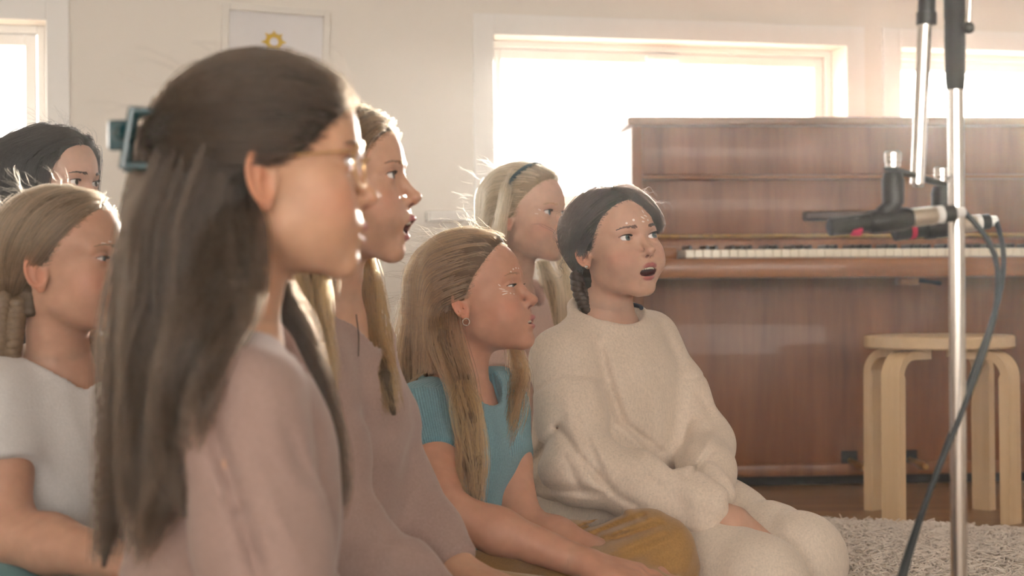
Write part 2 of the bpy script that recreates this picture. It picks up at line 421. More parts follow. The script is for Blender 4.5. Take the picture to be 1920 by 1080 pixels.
def head_color(Q, hp):
    """skin colour with lips, cheeks, ears and mouth lining"""
    A = Q.copy(); A[:, 0] = np.abs(A[:, 0]); mo = hp.get('mouth', 0.0); ja = math.radians(13.0*mo)
    base = np.array(hp.get('skin', (.66,.43,.34)), np.float32)
    c = np.tile(base, (len(Q), 1))
    def mixc(m, col): 
        nonlocal c
        m = np.clip(m, 0, 1)[:, None]; c = c*(1-m)+np.array(col, np.float32)*m
    bl = np.exp(-(((A[:, 0]-4.2)/2.2)**2+((A[:, 1]-6.0)/2.2)**2+((A[:, 2]+2.2)/2.0)**2))
    mixc(bl*.75, base*np.array([1.02,.72,.70]))
    nose = np.exp(-(A[:, 0]/1.3)**2-((A[:, 1]-9.6)/1.1)**2-((A[:, 2]+2.1)/1.0)**2); mixc(nose*.4, base*np.array([1.0,.76,.74]))
    ear = sm(A[:, 0]-7.25*np.sqrt(np.clip(1-((A[:, 1]+.6)/9.0)**2-((A[:, 2]-4.3)/7.4)**2, 0, 1)), .25, .6)*sm(-A[:, 1], -1.2, .0)*sm(A[:, 2], -4, -3)*(A[:, 2] < 4)*(A[:, 0] > 6); mixc(ear*.6, base*np.array([1.02,.70,.62]))
    eyer = np.exp(-((A[:, 0]-3.05)/1.5)**2-((A[:, 2]-1.6)/.8)**2)*sm(A[:, 1], 6, 7); mixc(eyer*.45, base*np.array([.86,.70,.70]))
    ul = chain(A, [(2.0,7.3,-5.0), (1.2,8.3,-4.78), (.42,8.78,-4.6), (0,8.78,-4.7)], [.18,.31,.38,.36])
    ll = chain(A, [(2.0,7.3,-5.05), jaw_rot((1.15,8.15,-5.5), ja), jaw_rot((.4,8.55,-5.66), ja), jaw_rot((0,8.55,-5.66), ja)], [.18,.34,.42,.43])
    mixc(1-sm(np.minimum(ul, ll), .06, .22), hp.get('lip', (.50,.20,.19)))
    gap = jaw_rot((0,8.3,-5.42), ja); zt = -4.98; zb = float(gap[2])+.1
    if mo > .02:
        m = ell(A, (0,7.4,(zt+zb)/2), (1.8,2.9,max((zt-zb)/2, .12)))
        mixc((1-sm(m, .0, .12))*(A[:, 1] < 8.05), (.13,.035,.035))
    ins = np.sqrt((A[:, 0]-3.05)**2+(A[:, 1]-6.72)**2+(A[:, 2]-1.5)**2); mixc((1-sm(ins, 1.22, 1.28))*1.0, (.45,.22,.2))
    ns = ell(A, (.46,9.0,-2.85), (.26,.48,.36)); mixc((1-sm(ns, .0, .12))*.8, (.2,.07,.06))
    return c
class Head:
    """placement of a head: world point of its origin, turn toward the camera (degrees from profile facing right), pitch up, roll"""
    def __init__(s, px, py, d, turn, pitch=0, roll=0, size=1.0, **hp):
        s.o = Wp(px, py, d); a = -math.radians(turn); s.sc = size*.01; s.hp = hp; s.low = hp.get('lower', 1.10)
        f = np.array([math.cos(a), math.sin(a), 0]); r = np.array([f[1], -f[0], 0]); u = np.array([0, 0, 1.])
        p = math.radians(pitch); f, u = f*math.cos(p)+u*math.sin(p), u*math.cos(p)-f*math.sin(p)
        q = math.radians(roll); r, u = r*math.cos(q)+u*math.sin(q), u*math.cos(q)-r*math.sin(q)
        s.R = np.stack([r, f, u], 1).astype(np.float32)          # columns: axes in world space
    def loc(s, P):
        Q = ((P-s.o.astype(np.float32))@s.R/s.sc).astype(np.float32); z = Q[:, 2]; Q[:, 2] = np.where(z < 0, z*s.low, z)   # shorter lower face of a child
        return Q
    def wld(s, Q):
        Q = np.array(Q, np.float64); z = Q[..., 2]; Q[..., 2] = np.where(z < 0, z/s.low, z)
        return Q@s.R.T*s.sc+s.o
    def dirw(s, v): return s.R@np.asarray(v, np.float32)
    def mat(s):
        m = Matrix.Identity(4)
        for i in range(3):
            for j in range(3): m[i][j] = float(s.R[i, j])*s.sc
            m[i][3] = float(s.o[i])
        return m
MAT = {}
def uvsphere(n=24, m=16):
    V = []; F = []
    for i in range(m+1):
        th = math.pi*i/m
        for j in range(n): V.append((math.sin(th)*math.cos(2*math.pi*j/n), math.cos(th), math.sin(th)*math.sin(2*math.pi*j/n)))
    for i in range(m):
        for j in range(n): F.append((i*n+j, (i+1)*n+j, (i+1)*n+(j+1)%n, i*n+(j+1)%n))
    return np.array(V, np.float32), np.array(F)
def eye_mesh(head, side, par, iris=(.10,.17,.22), look=(0,0)):
    V, F = uvsphere(32, 40); ang = np.degrees(np.arccos(np.clip(V[:, 1], -1, 1)))
    c = np.tile(np.array([.78,.74,.72], np.float32), (len(V), 1))
    k = sm(ang, 25, 29)[:, None]; c = np.array(iris, np.float32)*(1-k)+c*k
    rim = np.exp(-((ang-26)/3.0)**2)[:, None]; c = c*(1-.6*rim)
    k = sm(ang, 9, 12)[:, None]; c = np.array((.004,.004,.004), np.float32)*(1-k)+c*k
    bul = 1+.035*np.exp(-(ang/22)**2)
    V = V*bul[:, None]*1.2
    a, b = math.radians(look[0]), math.radians(look[1])
    R = Euler((b, 0, -a)).to_matrix(); V = V@np.array(R, np.float32).T
    V = V + np.array((3.05*side, 6.72, 1.5), np.float32)
    return mesh_np('eye', head.wld(V), F, MAT['eye'], par, col=c)
def curves_obj(name, pts, rad, mat, parent=None):
    """pts: list of (n,3) arrays or an (S,n,3) array of strands -> one hair curves object"""
    if isinstance(pts, np.ndarray): S_, n = pts.shape[:2]; sizes = [n]*S_; co = pts.reshape(-1, 3)
    else: sizes = [len(p) for p in pts]; co = np.concatenate(pts)
    h = bpy.data.hair_curves.new(name); h.add_curves(sizes)
    h.attributes['position'].data.foreach_set('vector', np.ascontiguousarray(co, np.float32).ravel())
    a = h.attributes.get('radius') or h.attributes.new('radius', 'FLOAT', 'POINT')
    r = np.broadcast_to(np.asarray(rad, np.float32), (len(co),)) if np.ndim(rad) < 2 else np.asarray(rad, np.float32).ravel()
    a.data.foreach_set('value', np.ascontiguousarray(r, np.float32))
    h.materials.append(mat)
    o = bpy.data.objects.new(name, h); COL.objects.link(o)
    if parent is not None: place(o, parent)
    return o
def onface_v(head, x, z, lift=0.0):
    """points on the face surface (head space) at (x, z), marched in from the front"""
    x = np.atleast_1d(np.asarray(x, np.float32)); z = np.atleast_1d(np.asarray(z, np.float32)); n = len(x); m = 64
    Y = np.linspace(11.0, 1.4, m).astype(np.float32)
    Q = np.stack([np.repeat(x, m), np.tile(Y, n), np.repeat(z, m)], 1)
    v = head_sdf(Q, head.hp).reshape(n, m)-lift; i = np.clip(np.argmax(v < 0, 1), 1, m-1); r = np.arange(n)
    t = v[r, i-1]/(v[r, i-1]-v[r, i]+1e-9)
    return np.stack([x, Y[i-1]+(Y[i]-Y[i-1])*t, z], 1)
def onface(head, x, z, lift=0.0): return onface_v(head, [x], [z], lift)[0]
def face_bits(head, par, hair_col_mat, brow_w=.5, lash=True, iris=(.10,.17,.22), look=(0,0), sides=(1,-1)):
    hp = head.hp; mo = hp.get('mouth', 0.0); eo = hp.get('eye', .85)
    for s in sides: eye_mesh(head, s, par, iris, look)
    rng = np.random.default_rng(3)
    for s in sides:
        t = rng.random(110); x = 1.25+3.2*t; z = 2.98+.50*np.sin(np.minimum(t*1.35, 1.25)*1.25)-.32*t*t+rng.normal(0, .11, 110)*(1.2-t)
        a = onface_v(head, x*s, z, .02); b = onface_v(head, (x+.42)*s, z+.17*(1-1.6*t), .05); m = (a+b)/2+np.array((0,.05,.03))
        st = head.wld(np.stack([a, m, b], 1).reshape(-1, 3)).reshape(-1, 3, 3)
        curves_obj('eyebrow', st, .0003*brow_w*2, hair_col_mat, par)
        if lash:
            st = []
            for i in range(36):
                t = (i+.5)/36; x = 1.85+2.55*t; u = (x-3.1)/1.32; z = 1.52-.16*(1-eo)+.10*u+.52*eo*math.sqrt(max(0, 1-u*u))
                y = 6.72+math.sqrt(max(.1, 1.32**2-(x-3.05)**2-(z-1.5)**2))
                a = np.array((x*s, y-.02, z)); dr = np.array((.25*u*s, .42, .10 if eo > .5 else -.12))
                st.append(head.wld(np.stack([a, a+dr*.55, a+dr*.9+np.array((0,0,.10))])))
            curves_obj('eyelashes', st, .00028, MAT['lash'], par)
    if mo > .15:
        ja = math.radians(13*mo)
        V, F = uvsphere(12, 8)
        def teeth(z, y0, rot, name, hgt):
            vs = []; fs = []; n = 0
            for i in range(-4, 5):
                a = i*.19; c = np.array((2.05*math.sin(a)*1.02, y0-2.05*(1-math.cos(a))*1.1, z))
                w = np.sign(V)*np.abs(V)**.55*np.array((.215 if abs(i) < 2 else .19, .15, hgt)); cc, sn = math.cos(-a), math.sin(-a)
                w = np.stack([w[:, 0]*cc-w[:, 1]*sn, w[:, 0]*sn+w[:, 1]*cc, w[:, 2]], 1)+c
                if rot: w = jaw_rot(w, ja)
                vs.append(w); fs.append(F+n); n += len(V)
            mesh_np(name, head.wld(np.concatenate(vs)), np.concatenate(fs), MAT['teeth'], par)
        teeth(-4.92, 8.28, False, 'upper_teeth', .46); teeth(-5.62, 7.9, True, 'lower_teeth', .34)
        t = V*np.array((1.25,1.7,.42))+np.array((0,6.2,-5.95)); mesh_np('tongue', head.wld(jaw_rot(t, ja)), F, MAT['tongue'], par)
def paint_dots(head, par, spots, name='face_paint'):
    """white face-paint dabs: (x, z, half width, half height, turn)"""
    V, F = uvsphere(10, 6); vs = []; fs = []; n = 0
    sp = np.array(spots, np.float32); e = .25; x, z = sp[:, 0], sp[:, 1]
    C = onface_v(head, x, z); X = onface_v(head, x+e, z)-onface_v(head, x-e, z); Z = onface_v(head, x, z+e)-onface_v(head, x, z-e)
    for (x, z, a, b, t), p, px, pz in zip(spots, C, X, Z):
        nx = px/np.linalg.norm(px); nz = pz/np.linalg.norm(pz); nn = np.cross(nz, nx); nn /= np.linalg.norm(nn)
        if nn[1] < 0: nn = -nn
        c, s = math.cos(t), math.sin(t); ax = nx*c+nz*s; az = nz*c-nx*s
        w = V[:, :1]*ax*a+V[:, 2:]*az*b+V[:, 1:2]*nn*.05+p
        mesh_np(name, head.wld(w), F, MAT['paint'], par)
def base_mats():
    MAT['skin'] = skin_mat()
    m, nt, b = newmat('eye'); at = nd(nt, 'ShaderNodeAttribute'); at.attribute_name = 'Col'; nt.links.new(at.outputs['Color'], b.inputs['Base Color'])
    b.inputs['Roughness'].default_value = .12; b.inputs['Coat Weight'].default_value = 1; b.inputs['Coat Roughness'].default_value = .03
    MAT['eye'] = m
    MAT['teeth'] = plain('tooth_enamel', (.80,.74,.62), .25, var=.05, scale=40); MAT['tongue'] = plain('tongue', (.42,.13,.13), .4, bump=.2, scale=300)
    MAT['lash'] = plain('eyelash', (.02,.014,.012), .5); MAT['paint'] = plain('white_face_paint', (.86,.76,.72), .6, bump=.1, scale=300)
    MAT['gold'] = plain('gold_wire', (.78,.55,.28), .25, 1.0); MAT['chrome'] = plain('chrome', (.72,.70,.68), .16, 1.0, var=.06, scale=30)
    MAT['lens'] = None
base_mats()

# ------------------------------------------------------------------ bodies and clothes (world space, metres)
def unit(v): v = np.asarray(v, float); return v/np.linalg.norm(v)
class Frame:
    """torso frame: axis from the pelvis P to the base of the neck N, forward direction from the turn toward the camera"""
    def __init__(s, P, N, turn):
        s.P = np.asarray(P, float); s.N = np.asarray(N, float); s.L = np.linalg.norm(s.N-s.P); s.a = unit(s.N-s.P)
        t = -math.radians(turn); f = np.array([math.cos(t), math.sin(t), 0]); s.f = unit(f-s.a*(f@s.a)); s.r = np.cross(s.f, s.a)
    def loc(s, P):
        q = P-s.P.astype(np.float32)
        return q@s.r.astype(np.float32), q@s.f.astype(np.float32), q@s.a.astype(np.float32)
    def at(s, r, f, t): return s.P+s.r*r+s.f*f+s.a*t*s.L
def loft(Pt, fr, secs, p=2.3):
    """secs: rows (t, forward shift, half width, half depth) along the torso axis"""
    r, f, a = fr.loc(Pt); t = a/fr.L; S_ = np.array(secs, np.float32)
    tt = np.linspace(S_[0, 0], S_[-1, 0], 60)
    # smooth interpolation of the sections
    k = [np.convolve(np.pad(np.interp(tt, S_[:, 0], S_[:, i]), 4, mode='edge'), np.ones(9)/9, 'valid') for i in (1, 2, 3)]
    c = np.interp(t, tt, k[0]); w = np.interp(t, tt, k[1]); h = np.interp(t, tt, k[2])
    e = (np.abs(r/w)**p+np.abs((f-c)/h)**p+1e-9)**(1/p)
    d = (e-1)*np.minimum(w, h)
    return smax(smax(d, (t-S_[-1, 0])*fr.L, .05), (S_[0, 0]-t)*fr.L, .04).astype(np.float32)
SKIN_SECS = [(-.22,0,.09,.08), (0,0,.112,.088), (.3,0,.092,.070), (.62,.005,.102,.078), (.82,0,.094,.066), (.93,-.005,.056,.048), (1.0,-.008,.040,.040)]
def scale_secs(secs, s, add=0.0): return [(t, f*s, w*s+add, d*s+add) for t, f, w, d in secs]
def hand_prims(wr, dirn, pn, side, s=1.0, curl=.5, spread=.12, thumb=.5):
    """cones of a hand: wr wrist, dirn to the fingertips, pn palm normal (palm side), side +1 when the thumb lies on +cross(dirn, pn)"""
    d = unit(dirn); n = unit(np.asarray(pn, float)-d*(np.asarray(pn, float)@d)); x = np.cross(d, n)*side
    pr = []; L = .075*s
    pc = [wr, wr+d*L*.55, wr+d*L]
    for o, r in ((-.026, .0135), (-.009, .0145), (.009, .0145), (.025, .0140)):
        pr.append((wr+x*o*.6*s+d*.006, wr+x*o*s+d*L, .0165*s, r*s*.86))
    for i, (o, ln) in enumerate(((.0265, .068), (.009, .076), (-.0085, .070), (-.0255, .055))):
        b = wr+x*o*s+d*L; a = 0.0; q = b; dd = unit(d+x*(o/.0265)*spread)
        for j, fr_ in enumerate((.45, .32, .25)):
            a += curl*(.55, .75, .5)[j]; v = dd*math.cos(a)+n*math.sin(a); e = q+v*ln*s*fr_
            pr.append((q, e, (.0084,.0076,.007)[j]*s, (.0078,.007,.0058)[j]*s)); q = e
    b = wr+x*.022*s+d*.018*s; v = unit(d*.72+x*.62+n*thumb*.6); e = b+v*.036*s; pr.append((b, e, .0135*s, .0098*s))
    v = unit(d*.95+x*.2+n*thumb*.55); e2 = e+v*.028*s; pr.append((e, e2, .0095*s, .0082*s)); v = unit(d+n*thumb*.5-x*.05); pr.append((e2, e2+v*.022*s, .0084*s, .0066*s))
    return pr
def prims_sdf(P, prims, k=.008):
    d = None
    for a, b, ra, rb in prims:
        e = cone(P, a, b, ra, rb); d = e if d is None else smin(d, e, k)
    return d
def bbox_of(pts, pad): 
    p = np.array(pts); return p.min(0)-pad, p.max(0)+pad
def crease(P, segs, mpp):
    """creases (positive depth) and ridges (negative) along lines given by photo positions (x0, y0, x1, y1, half width px, depth m)"""
    ux = P[:, 0]/P[:, 1]*FPX; uy = -(P[:, 2]-CAMH)/P[:, 1]*FPX; px = 960+ux*math.cos(ROLL)+uy*math.sin(ROLL); py = 540-ux*math.sin(ROLL)+uy*math.cos(ROLL); d = np.zeros(len(P), np.float32)
    for x0, y0, x1, y1, w, a in segs:
        bx, by = x1-x0, y1-y0; t = np.clip(((px-x0)*bx+(py-y0)*by)/(bx*bx+by*by), 0, 1)
        q = ((px-x0-bx*t)**2+(py-y0-by*t)**2)/(w*w); d += a*np.exp(-q)*(.35+.65*np.sin(np.pi*np.clip(t, .12, .88)))
    return d
def wrinkle(P, k, amp, seed=0, warp=1.2):
    """soft directional folds: ridges across direction k (radians per metre)"""
    k = np.asarray(k, np.float32); q = P+seed*.37
    w = np.sin(q@np.array((17., 23., 11.), np.float32)+seed)+.6*np.sin(q@np.array((-31., 13., 27.), np.float32)+2*seed)
    v = np.sin(q@k+warp*w)
    m = .5+.5*np.sin(q@np.array((9., -14., 12.), np.float32)+1.7*seed)
    return amp*(np.maximum(v, -.35))*m
class Person:
    """pose: torso frame, head, arms [(shoulder, elbow, wrist, hand dir, palm normal, thumb side, curl)], legs [(hip, knee, ankle, toe)]"""
    def __init__(s, label, fr, head, arms, legs, size=1.0, skin=None, secs=None, arm_r=(.043,.034,.024), neck_r=.041, group='singers sitting on the rug'):
        s.fr, s.head, s.arms, s.legs, s.sz = fr, head, arms, legs, size
        s.secs = scale_secs(secs or SKIN_SECS, size); s.arm_r = [a*size for a in arm_r]; s.neck_r = neck_r*size
        s.skin = head.hp.get('skin', (.66,.43,.34))
        base = (fr.P[0], fr.P[1], 0.0)
        s.root = empty('person', base); tag(s.root, label, 'person', group)
        s.hands = [hand_prims(np.asarray(a[2]), a[3], a[4], a[5], size*(a[7] if len(a) > 7 else 1), a[6]) if a[3] is not None else [] for a in arms]
        s.collide = None
    def neck_base(s): return s.fr.at(0, -.012*s.sz, 1.0)
    def arms_sdf(s, P):
        d = None
        for a, hd in zip(s.arms, s.hands):
            sh, el, wr = a[:3]; r0, r1, r2 = s.arm_r
            mid = np.asarray(el)*.62+np.asarray(wr)*.38
            e = chain(P, [sh, (np.asarray(sh)+np.asarray(el))/2, el], [r0*1.05, r0*.95, r1], .02)
            e = smin(e, chain(P, [el, mid, wr], [r1*1.02, r1*.98, r2], .02), .02)
            d = e if d is None else np.minimum(d, e)
            if hd:
                lo, hi = bbox_of([h[0] for h in hd]+[h[1] for h in hd], .04)
                m = ((P > lo) & (P < hi)).all(1)
                if m.any(): d[m] = smin(d[m], prims_sdf(P[m], hd), .012)
        return d
    def torso_sdf(s, P):
        d = loft(P, s.fr, s.secs)
        for a in s.arms:
            sh = np.asarray(a[0]); d = smin(d, cone(P, s.fr.at(0, -.01*s.sz, .97), sh, .026*s.sz, s.arm_r[0]*.85), .03*s.sz)
        return d
    def legs_sdf(s, P, add=0.0):
        d = None
        for h, k, an, to in s.legs:
            z = s.sz
            e = smin(chain(P, [h, k], [.066*z+add, .048*z+add]), chain(P, [k, (np.asarray(k)*.6+np.asarray(an)*.4), an], [.048*z+add, .046*z+add, .03*z+add], .01), .03)
            if add == 0: e = smin(e, chain(P, [an, to], [.03*z, .022*z]), .02)
            d = e if d is None else np.minimum(d, e)
        return d
    def body(s, h_head=.002, h_body=.006, h_hand=.0028):
        hd = s.head; nb = s.neck_base(); nl = hd.loc(np.array([nb], np.float32))[0]
        ntop = hd.wld(np.array([(0,-1.7,-3.0)]))[0]; ax = unit(ntop-nb); cut = nb+ax*.022
        tors = lambda P: s.torso_sdf(P)
        neck = lambda P: chain(P, [ntop, ntop*.45+nb*.55, nb], [s.neck_r*.98, s.neck_r*.93, s.neck_r*1.05], .02)
        def fhead(P):
            d = smin(head_sdf(hd.loc(P), hd.hp)*hd.sc*.95, neck(P), .022)
            return np.maximum(smin(d, tors(P), .03), -plane(P, cut, ax))
        def fbody(P):
            d = smin(neck(P), tors(P), .03)
            d = smin(d, s.arms_sdf(P), .015)
            if s.legs: d = smin(d, s.legs_sdf(P), .03)
            d = np.maximum(d, plane(P, cut+ax*.014, ax))
            for a, h in zip(s.arms, s.hands):
                if h:
                    dr = unit(np.asarray(a[2])-np.asarray(a[1])); c = np.asarray(a[2])-dr*.03
                    near = prims_sdf(P, [(c, np.asarray(a[2]), .03, .03)]+h[:4]+h[4:16:3]+h[6:16:3]+h[-3:]) < .022
                    d = np.where(near, np.maximum(d, plane(P, c+dr*.012, dr)), d)
            return d
        parts = []
        lo, hi = bbox_of([hd.wld(np.array([q]))[0] for q in ((-8.5,-10,12.5), (8.5,11,-11), (8.5,-10,-9), (-8.5,11,12.5), (8.5,11,12.5), (-8.5,-10,-9))]+[cut], .012)
        parts.append(surface(fhead, lo, hi, h_head))
        pts = [s.fr.at(x, y, t) for x in (-.16, .16) for y in (-.13, .13) for t in (-.3, 1.05)]+[p for a in s.arms for p in a[:3]]+[p for l in s.legs for p in l]
        lo, hi = bbox_of(pts, .09); parts.append(surface(fbody, lo, hi, h_body))
        for a, h in zip(s.arms, s.hands):
            if not h: continue
            dr = unit(np.asarray(a[2])-np.asarray(a[1])); c = np.asarray(a[2])-dr*.03
            def fh(P, a=a, h=h):
                r1, r2 = s.arm_r[1:]; mid = np.asarray(a[1])*.62+np.asarray(a[2])*.38
                d = chain(P, [a[1], mid, a[2]], [r1*1.02, r1*.98, r2], .02)
                return np.maximum(smin(d, prims_sdf(P, h), .012), -plane(P, c, dr))
            lo, hi = bbox_of([q for e in h for q in e[:2]]+[c], .035); parts.append(surface(fh, lo, hi, h_hand))
        nh = len(parts[0][0]); V, F = join_vf(parts)
        col = np.tile(np.array(s.skin, np.float32), (len(V), 1)); col[:nh] = head_color(hd.loc(V[:nh]), hd.hp)
        # knuckles and fingertips a little redder
        for h in s.hands:
            for e in h[4:]:
                m = np.exp(-(np.sqrt(((V-e[1].astype(np.float32))**2).sum(1))/.010)**2)[:, None]*.4
                col = col*(1-m)+np.array(s.skin)*np.array([1.0,.74,.70])*m
        s.bodyobj = mesh_np('body', V, F, MAT['skin'], s.root, col=col)
        return s.bodyobj
    def collar_cut(s, P, d, a, b, z0, tilt, tube, depth=.05, lower=.0):
        """round neckline: elliptical hole a x b around the neck base with a rolled rib edge"""
        r, f, z = s.fr.loc(P); z = z-s.fr.L-z0
        f = f+.006*s.sz-.0; zz = z+tilt*f
        e = np.sqrt((r/a)**2+(f/b)**2+1e-9); m = (a+b)/2
        ring = np.sqrt(((e-1)*m)**2+zz**2)-tube
        hole = np.maximum((e-1)*m+.002, -(zz+depth))
        above = zz-.004+.35*(e-1)*m
        return d, ring, hole
def shirt(person, name, mat, secs, sleeves, neck, hem_t, h=.005, folds=None, rib=False, k=.05, extra=None, hem_round=.012):
    """secs torso sections; sleeves [(arm index, length 0..2 along shoulder-elbow-wrist, radii list)]; neck (a, b, z0, tilt, tube)"""
    p = person; fr = p.fr
    def f(P):
        d = loft(P, fr, secs)
        d = smax(d, -plane(P, fr.at(0,0,hem_t), fr.a), hem_round)
        for ai, ln, rad in sleeves:
            a = p.arms[ai]; sh, el, wr = [np.asarray(q, float) for q in a[:3]]
            d = smin(d, cone(P, fr.at(0, -.008, .955), sh, .036*p.sz, rad[0]), .05)
            if ln <= 1: end = sh+(el-sh)*ln; pts = [sh, end]; dr = unit(el-sh); stop = end; rr = [rad[0], rad[1]]
            else:
                end = el+(wr-el)*(ln-1); dr = unit(wr-el); stop = end; pts = [sh, (sh+el)/2, el, (el+end)/2, end]; rr = rad
            pe = list(pts); pe[-1] = pts[-1]+dr*.04
            e = chain(P, pe, rr, .03)
            e = smax(e, np.where(np.sqrt(((P-stop.astype(np.float32))**2).sum(1)) < .20, plane(P, stop, dr), -1.0), .006)
            d = smin(d, e, k)
        if extra is not None: d = extra(P, d)
        if folds is not None: d = d+folds(P)
        if neck:
            _, ring, hole = p.collar_cut(P, d, *neck)
            d = smin(smax(d, -hole, .008), ring, .008)
        return d.astype(np.float32)
    pts = [fr.at(x, y, t) for x in (-.2, .2) for y in (-.16, .16) for t in (hem_t-.05, 1.1)]
    for ai, ln, rad in sleeves: pts += [q for q in p.arms[ai][:(3 if ln > 1 else 2)]]
    lo, hi = bbox_of(pts, .075)
    V, F = surface(f, lo, hi, h, 1.15)
    o = mesh_np(name, V, F, mat, p.root)
    if rib:
        r, ff, a = fr.loc(V); at = o.data.attributes.new('Rib', 'FLOAT', 'POINT')
        val = np.arctan2(ff, np.abs(r)*np.sign(r))*.11
        for ai, ln, rad in sleeves:
            sh, el = [np.asarray(q, float) for q in p.arms[ai][:2]]; dr = unit(el-sh); q = V-sh; t = q@dr; w = q-t[:, None]*dr
            u = unit(np.cross(dr, fr.f)); v = np.cross(dr, u); m = (np.sqrt((w**2).sum(1)) < rad[0]*1.5) & (t > -.01) & (t < ln*np.linalg.norm(el-sh)+.03)
            val = np.where(m, np.arctan2(w@u, w@v)*.055, val)
        at.data.foreach_set('value', val.astype(np.float32))
    s_f = f
    return o, s_f
def trousers(person, name, mat, radii=(.085,.066,.05), pelvis=(.15,.115), top_t=.12, h=.006, folds=None, cut_ankle=True, extra=None):
    p = person; fr = p.fr
    def f(P):
        d = loft(P, fr, [(-.32,0,pelvis[0]*.8,pelvis[1]*.8), (-.1,0,pelvis[0],pelvis[1]), (top_t,0,pelvis[0]*.92,pelvis[1]*.92), (top_t+.02,0,pelvis[0]*.9,pelvis[1]*.9)])
        for hp_, kn, an, to in p.legs:
            kn, an = np.asarray(kn), np.asarray(an)
            e = smin(chain(P, [hp_, (np.asarray(hp_)+kn)/2, kn], [radii[0], radii[0]*.98, radii[1]], .03), chain(P, [kn, (kn+an)/2, an], [radii[1], (radii[1]+radii[2])/2*1.03, radii[2]], .02), .05)
            d = smin(d, e, .035)
        if extra is not None: d = extra(P, d)
        if folds is not None: d = d+folds(P)
        return np.maximum(d, -P[:, 2]+.017).astype(np.float32)
    pts = [fr.at(x, y, t) for x in (-.17, .17) for y in (-.15, .15) for t in (-.3, top_t+.05)]+[q for l in p.legs for q in l[:3]]
    lo, hi = bbox_of(pts, .10); lo[2] = max(lo[2], -.01)
    V, F = surface(f, lo, hi, h, 1.15)
    return mesh_np(name, V, F, mat, p.root), f

# ------------------------------------------------------------------ hair
def skull(Q):
    A = Q
    d = smin(ell(A, (0,-.6,4.3), (7.25,9.0,7.4)), ell(A, (0,2.3,4.5), (6.2,6.35,5.6)), 1.5)
    d = smin(d, ell(A, (0,3.0,-1.2), (5.75,5.05,6.0)), 1.6)
    return d
HAIRLINE = [(-9,-3.4), (-4,-2.9), (-1.5,-2.6), (.3,-1.4), (1.2,.9), (2.6,2.0), (4.2,3.3), (6.0,5.2), (7.6,6.6), (8.6,7.4), (9.4,9.0), (12,12)]
def hair_cap(head, par, mat, thick=.7, line=HAIRLINE, neck=-6.5, h=.0032, extra=None, comb=None, name='hair', part=None, mass=()):
    """the mass of hair lying on the skull; line = (z, y) of the hairline; comb(Q) adds grooves"""
    L = np.array(line, np.float32)
    def g(Q): return np.interp(Q[:, 2], L[:, 0], L[:, 1])-Q[:, 1]
    def f(P):
        Q = head.loc(P); gg = g(Q)
        tk = thick*(.18+.82*sm(gg, -.1, 2.2))
        if part is not None: tk = tk*(1-.35*np.exp(-((Q[:, 0]-part)/.35)**2)*(Q[:, 2] > 6))
        d = skull(Q)
        d = smin(d, cone(Q, (0,-2.6,-1), (0,-3.2,neck), 4.3, 3.9), 1.5)-tk
        if comb is not None: d = d+comb(Q)
        d = smax(d, -gg*.9, .25); d = smax(d, neck-Q[:, 2], .5)
        if extra is not None: d = extra(Q, d)
        d = d*head.sc
        for pts, wid, flat in mass:
            sc = np.array((1, 1/flat, 1), np.float32); q = [np.asarray(x, np.float32)*sc for x in pts]; w = [.55*x for x in wid]; w[0] *= .6
            d = smin(d, chain(P*sc, q, w, .01)*.8, .03)
        return d.astype(np.float32)
    ext = [np.asarray(x) for pts, wid, flat in mass for x in pts]
    lo, hi = bbox_of(ext+[head.wld(np.array([q]))[0] for q in ((-9,-11.5,14), (9,9,-10), (9,-11.5,-10), (-9,9,14), (9,9,14), (-9,-11.5,-10))], .01 if not mass else .05)
    V, F = surface(f, lo, hi, h if not mass else max(h, .004), 1.3)
    o = mesh_np(name, V, F, mat, par)
    return o, V, g
def grow(head, roots, dirf, nsteps, step, lift, body=None, grav=None, body_lift=.006, stiff=.55):
    """grow guide strands from roots (head space, cm); dirf(Q, i, prev) wanted direction; kept outside the skull and the clothes"""
    Q = roots.astype(np.float32).copy(); n = len(Q); out = [Q.copy()]
    prev = np.zeros_like(Q)
    g3 = np.array(((.05,0,0), (0,.05,0), (0,0,.05)), np.float32)
    for i in range(nsteps):
        d = dirf(Q, i, prev); d = d/(np.linalg.norm(d, axis=1, keepdims=True)+1e-6)
        if i > 0: d = d*(1-stiff)+prev*stiff; d = d/(np.linalg.norm(d, axis=1, keepdims=True)+1e-6)
        Q2 = Q+d*step
        sd = skull(Q2); m = sd < lift
        if m.any():
            G = np.stack([skull(Q2[m]+e)-sd[m] for e in g3], 1); G = G/(np.linalg.norm(G, axis=1, keepdims=True)+1e-6)
            L = lift[m] if hasattr(lift, '__len__') else lift
            Q2[m] += G*(L-sd[m])[:, None]
        if body is not None and i > 3:
            Pw = head.wld(Q2).astype(np.float32); sb = body(Pw); m = sb < body_lift
            if m.any():
                e3 = g3*.05
                G = np.stack([body(Pw[m]+e)-sb[m] for e in e3], 1); G = G/(np.linalg.norm(G, axis=1, keepdims=True)+1e-6)
                bl = body_lift[m] if hasattr(body_lift, '__len__') else body_lift
                Pw[m] += G*(bl-sb[m])[:, None]; Q2[m] = head.loc(Pw[m])
        prev = (Q2-Q); prev = prev/(np.linalg.norm(prev, axis=1, keepdims=True)+1e-6)
        Q = Q2; out.append(Q.copy())
    return np.stack(out, 1)
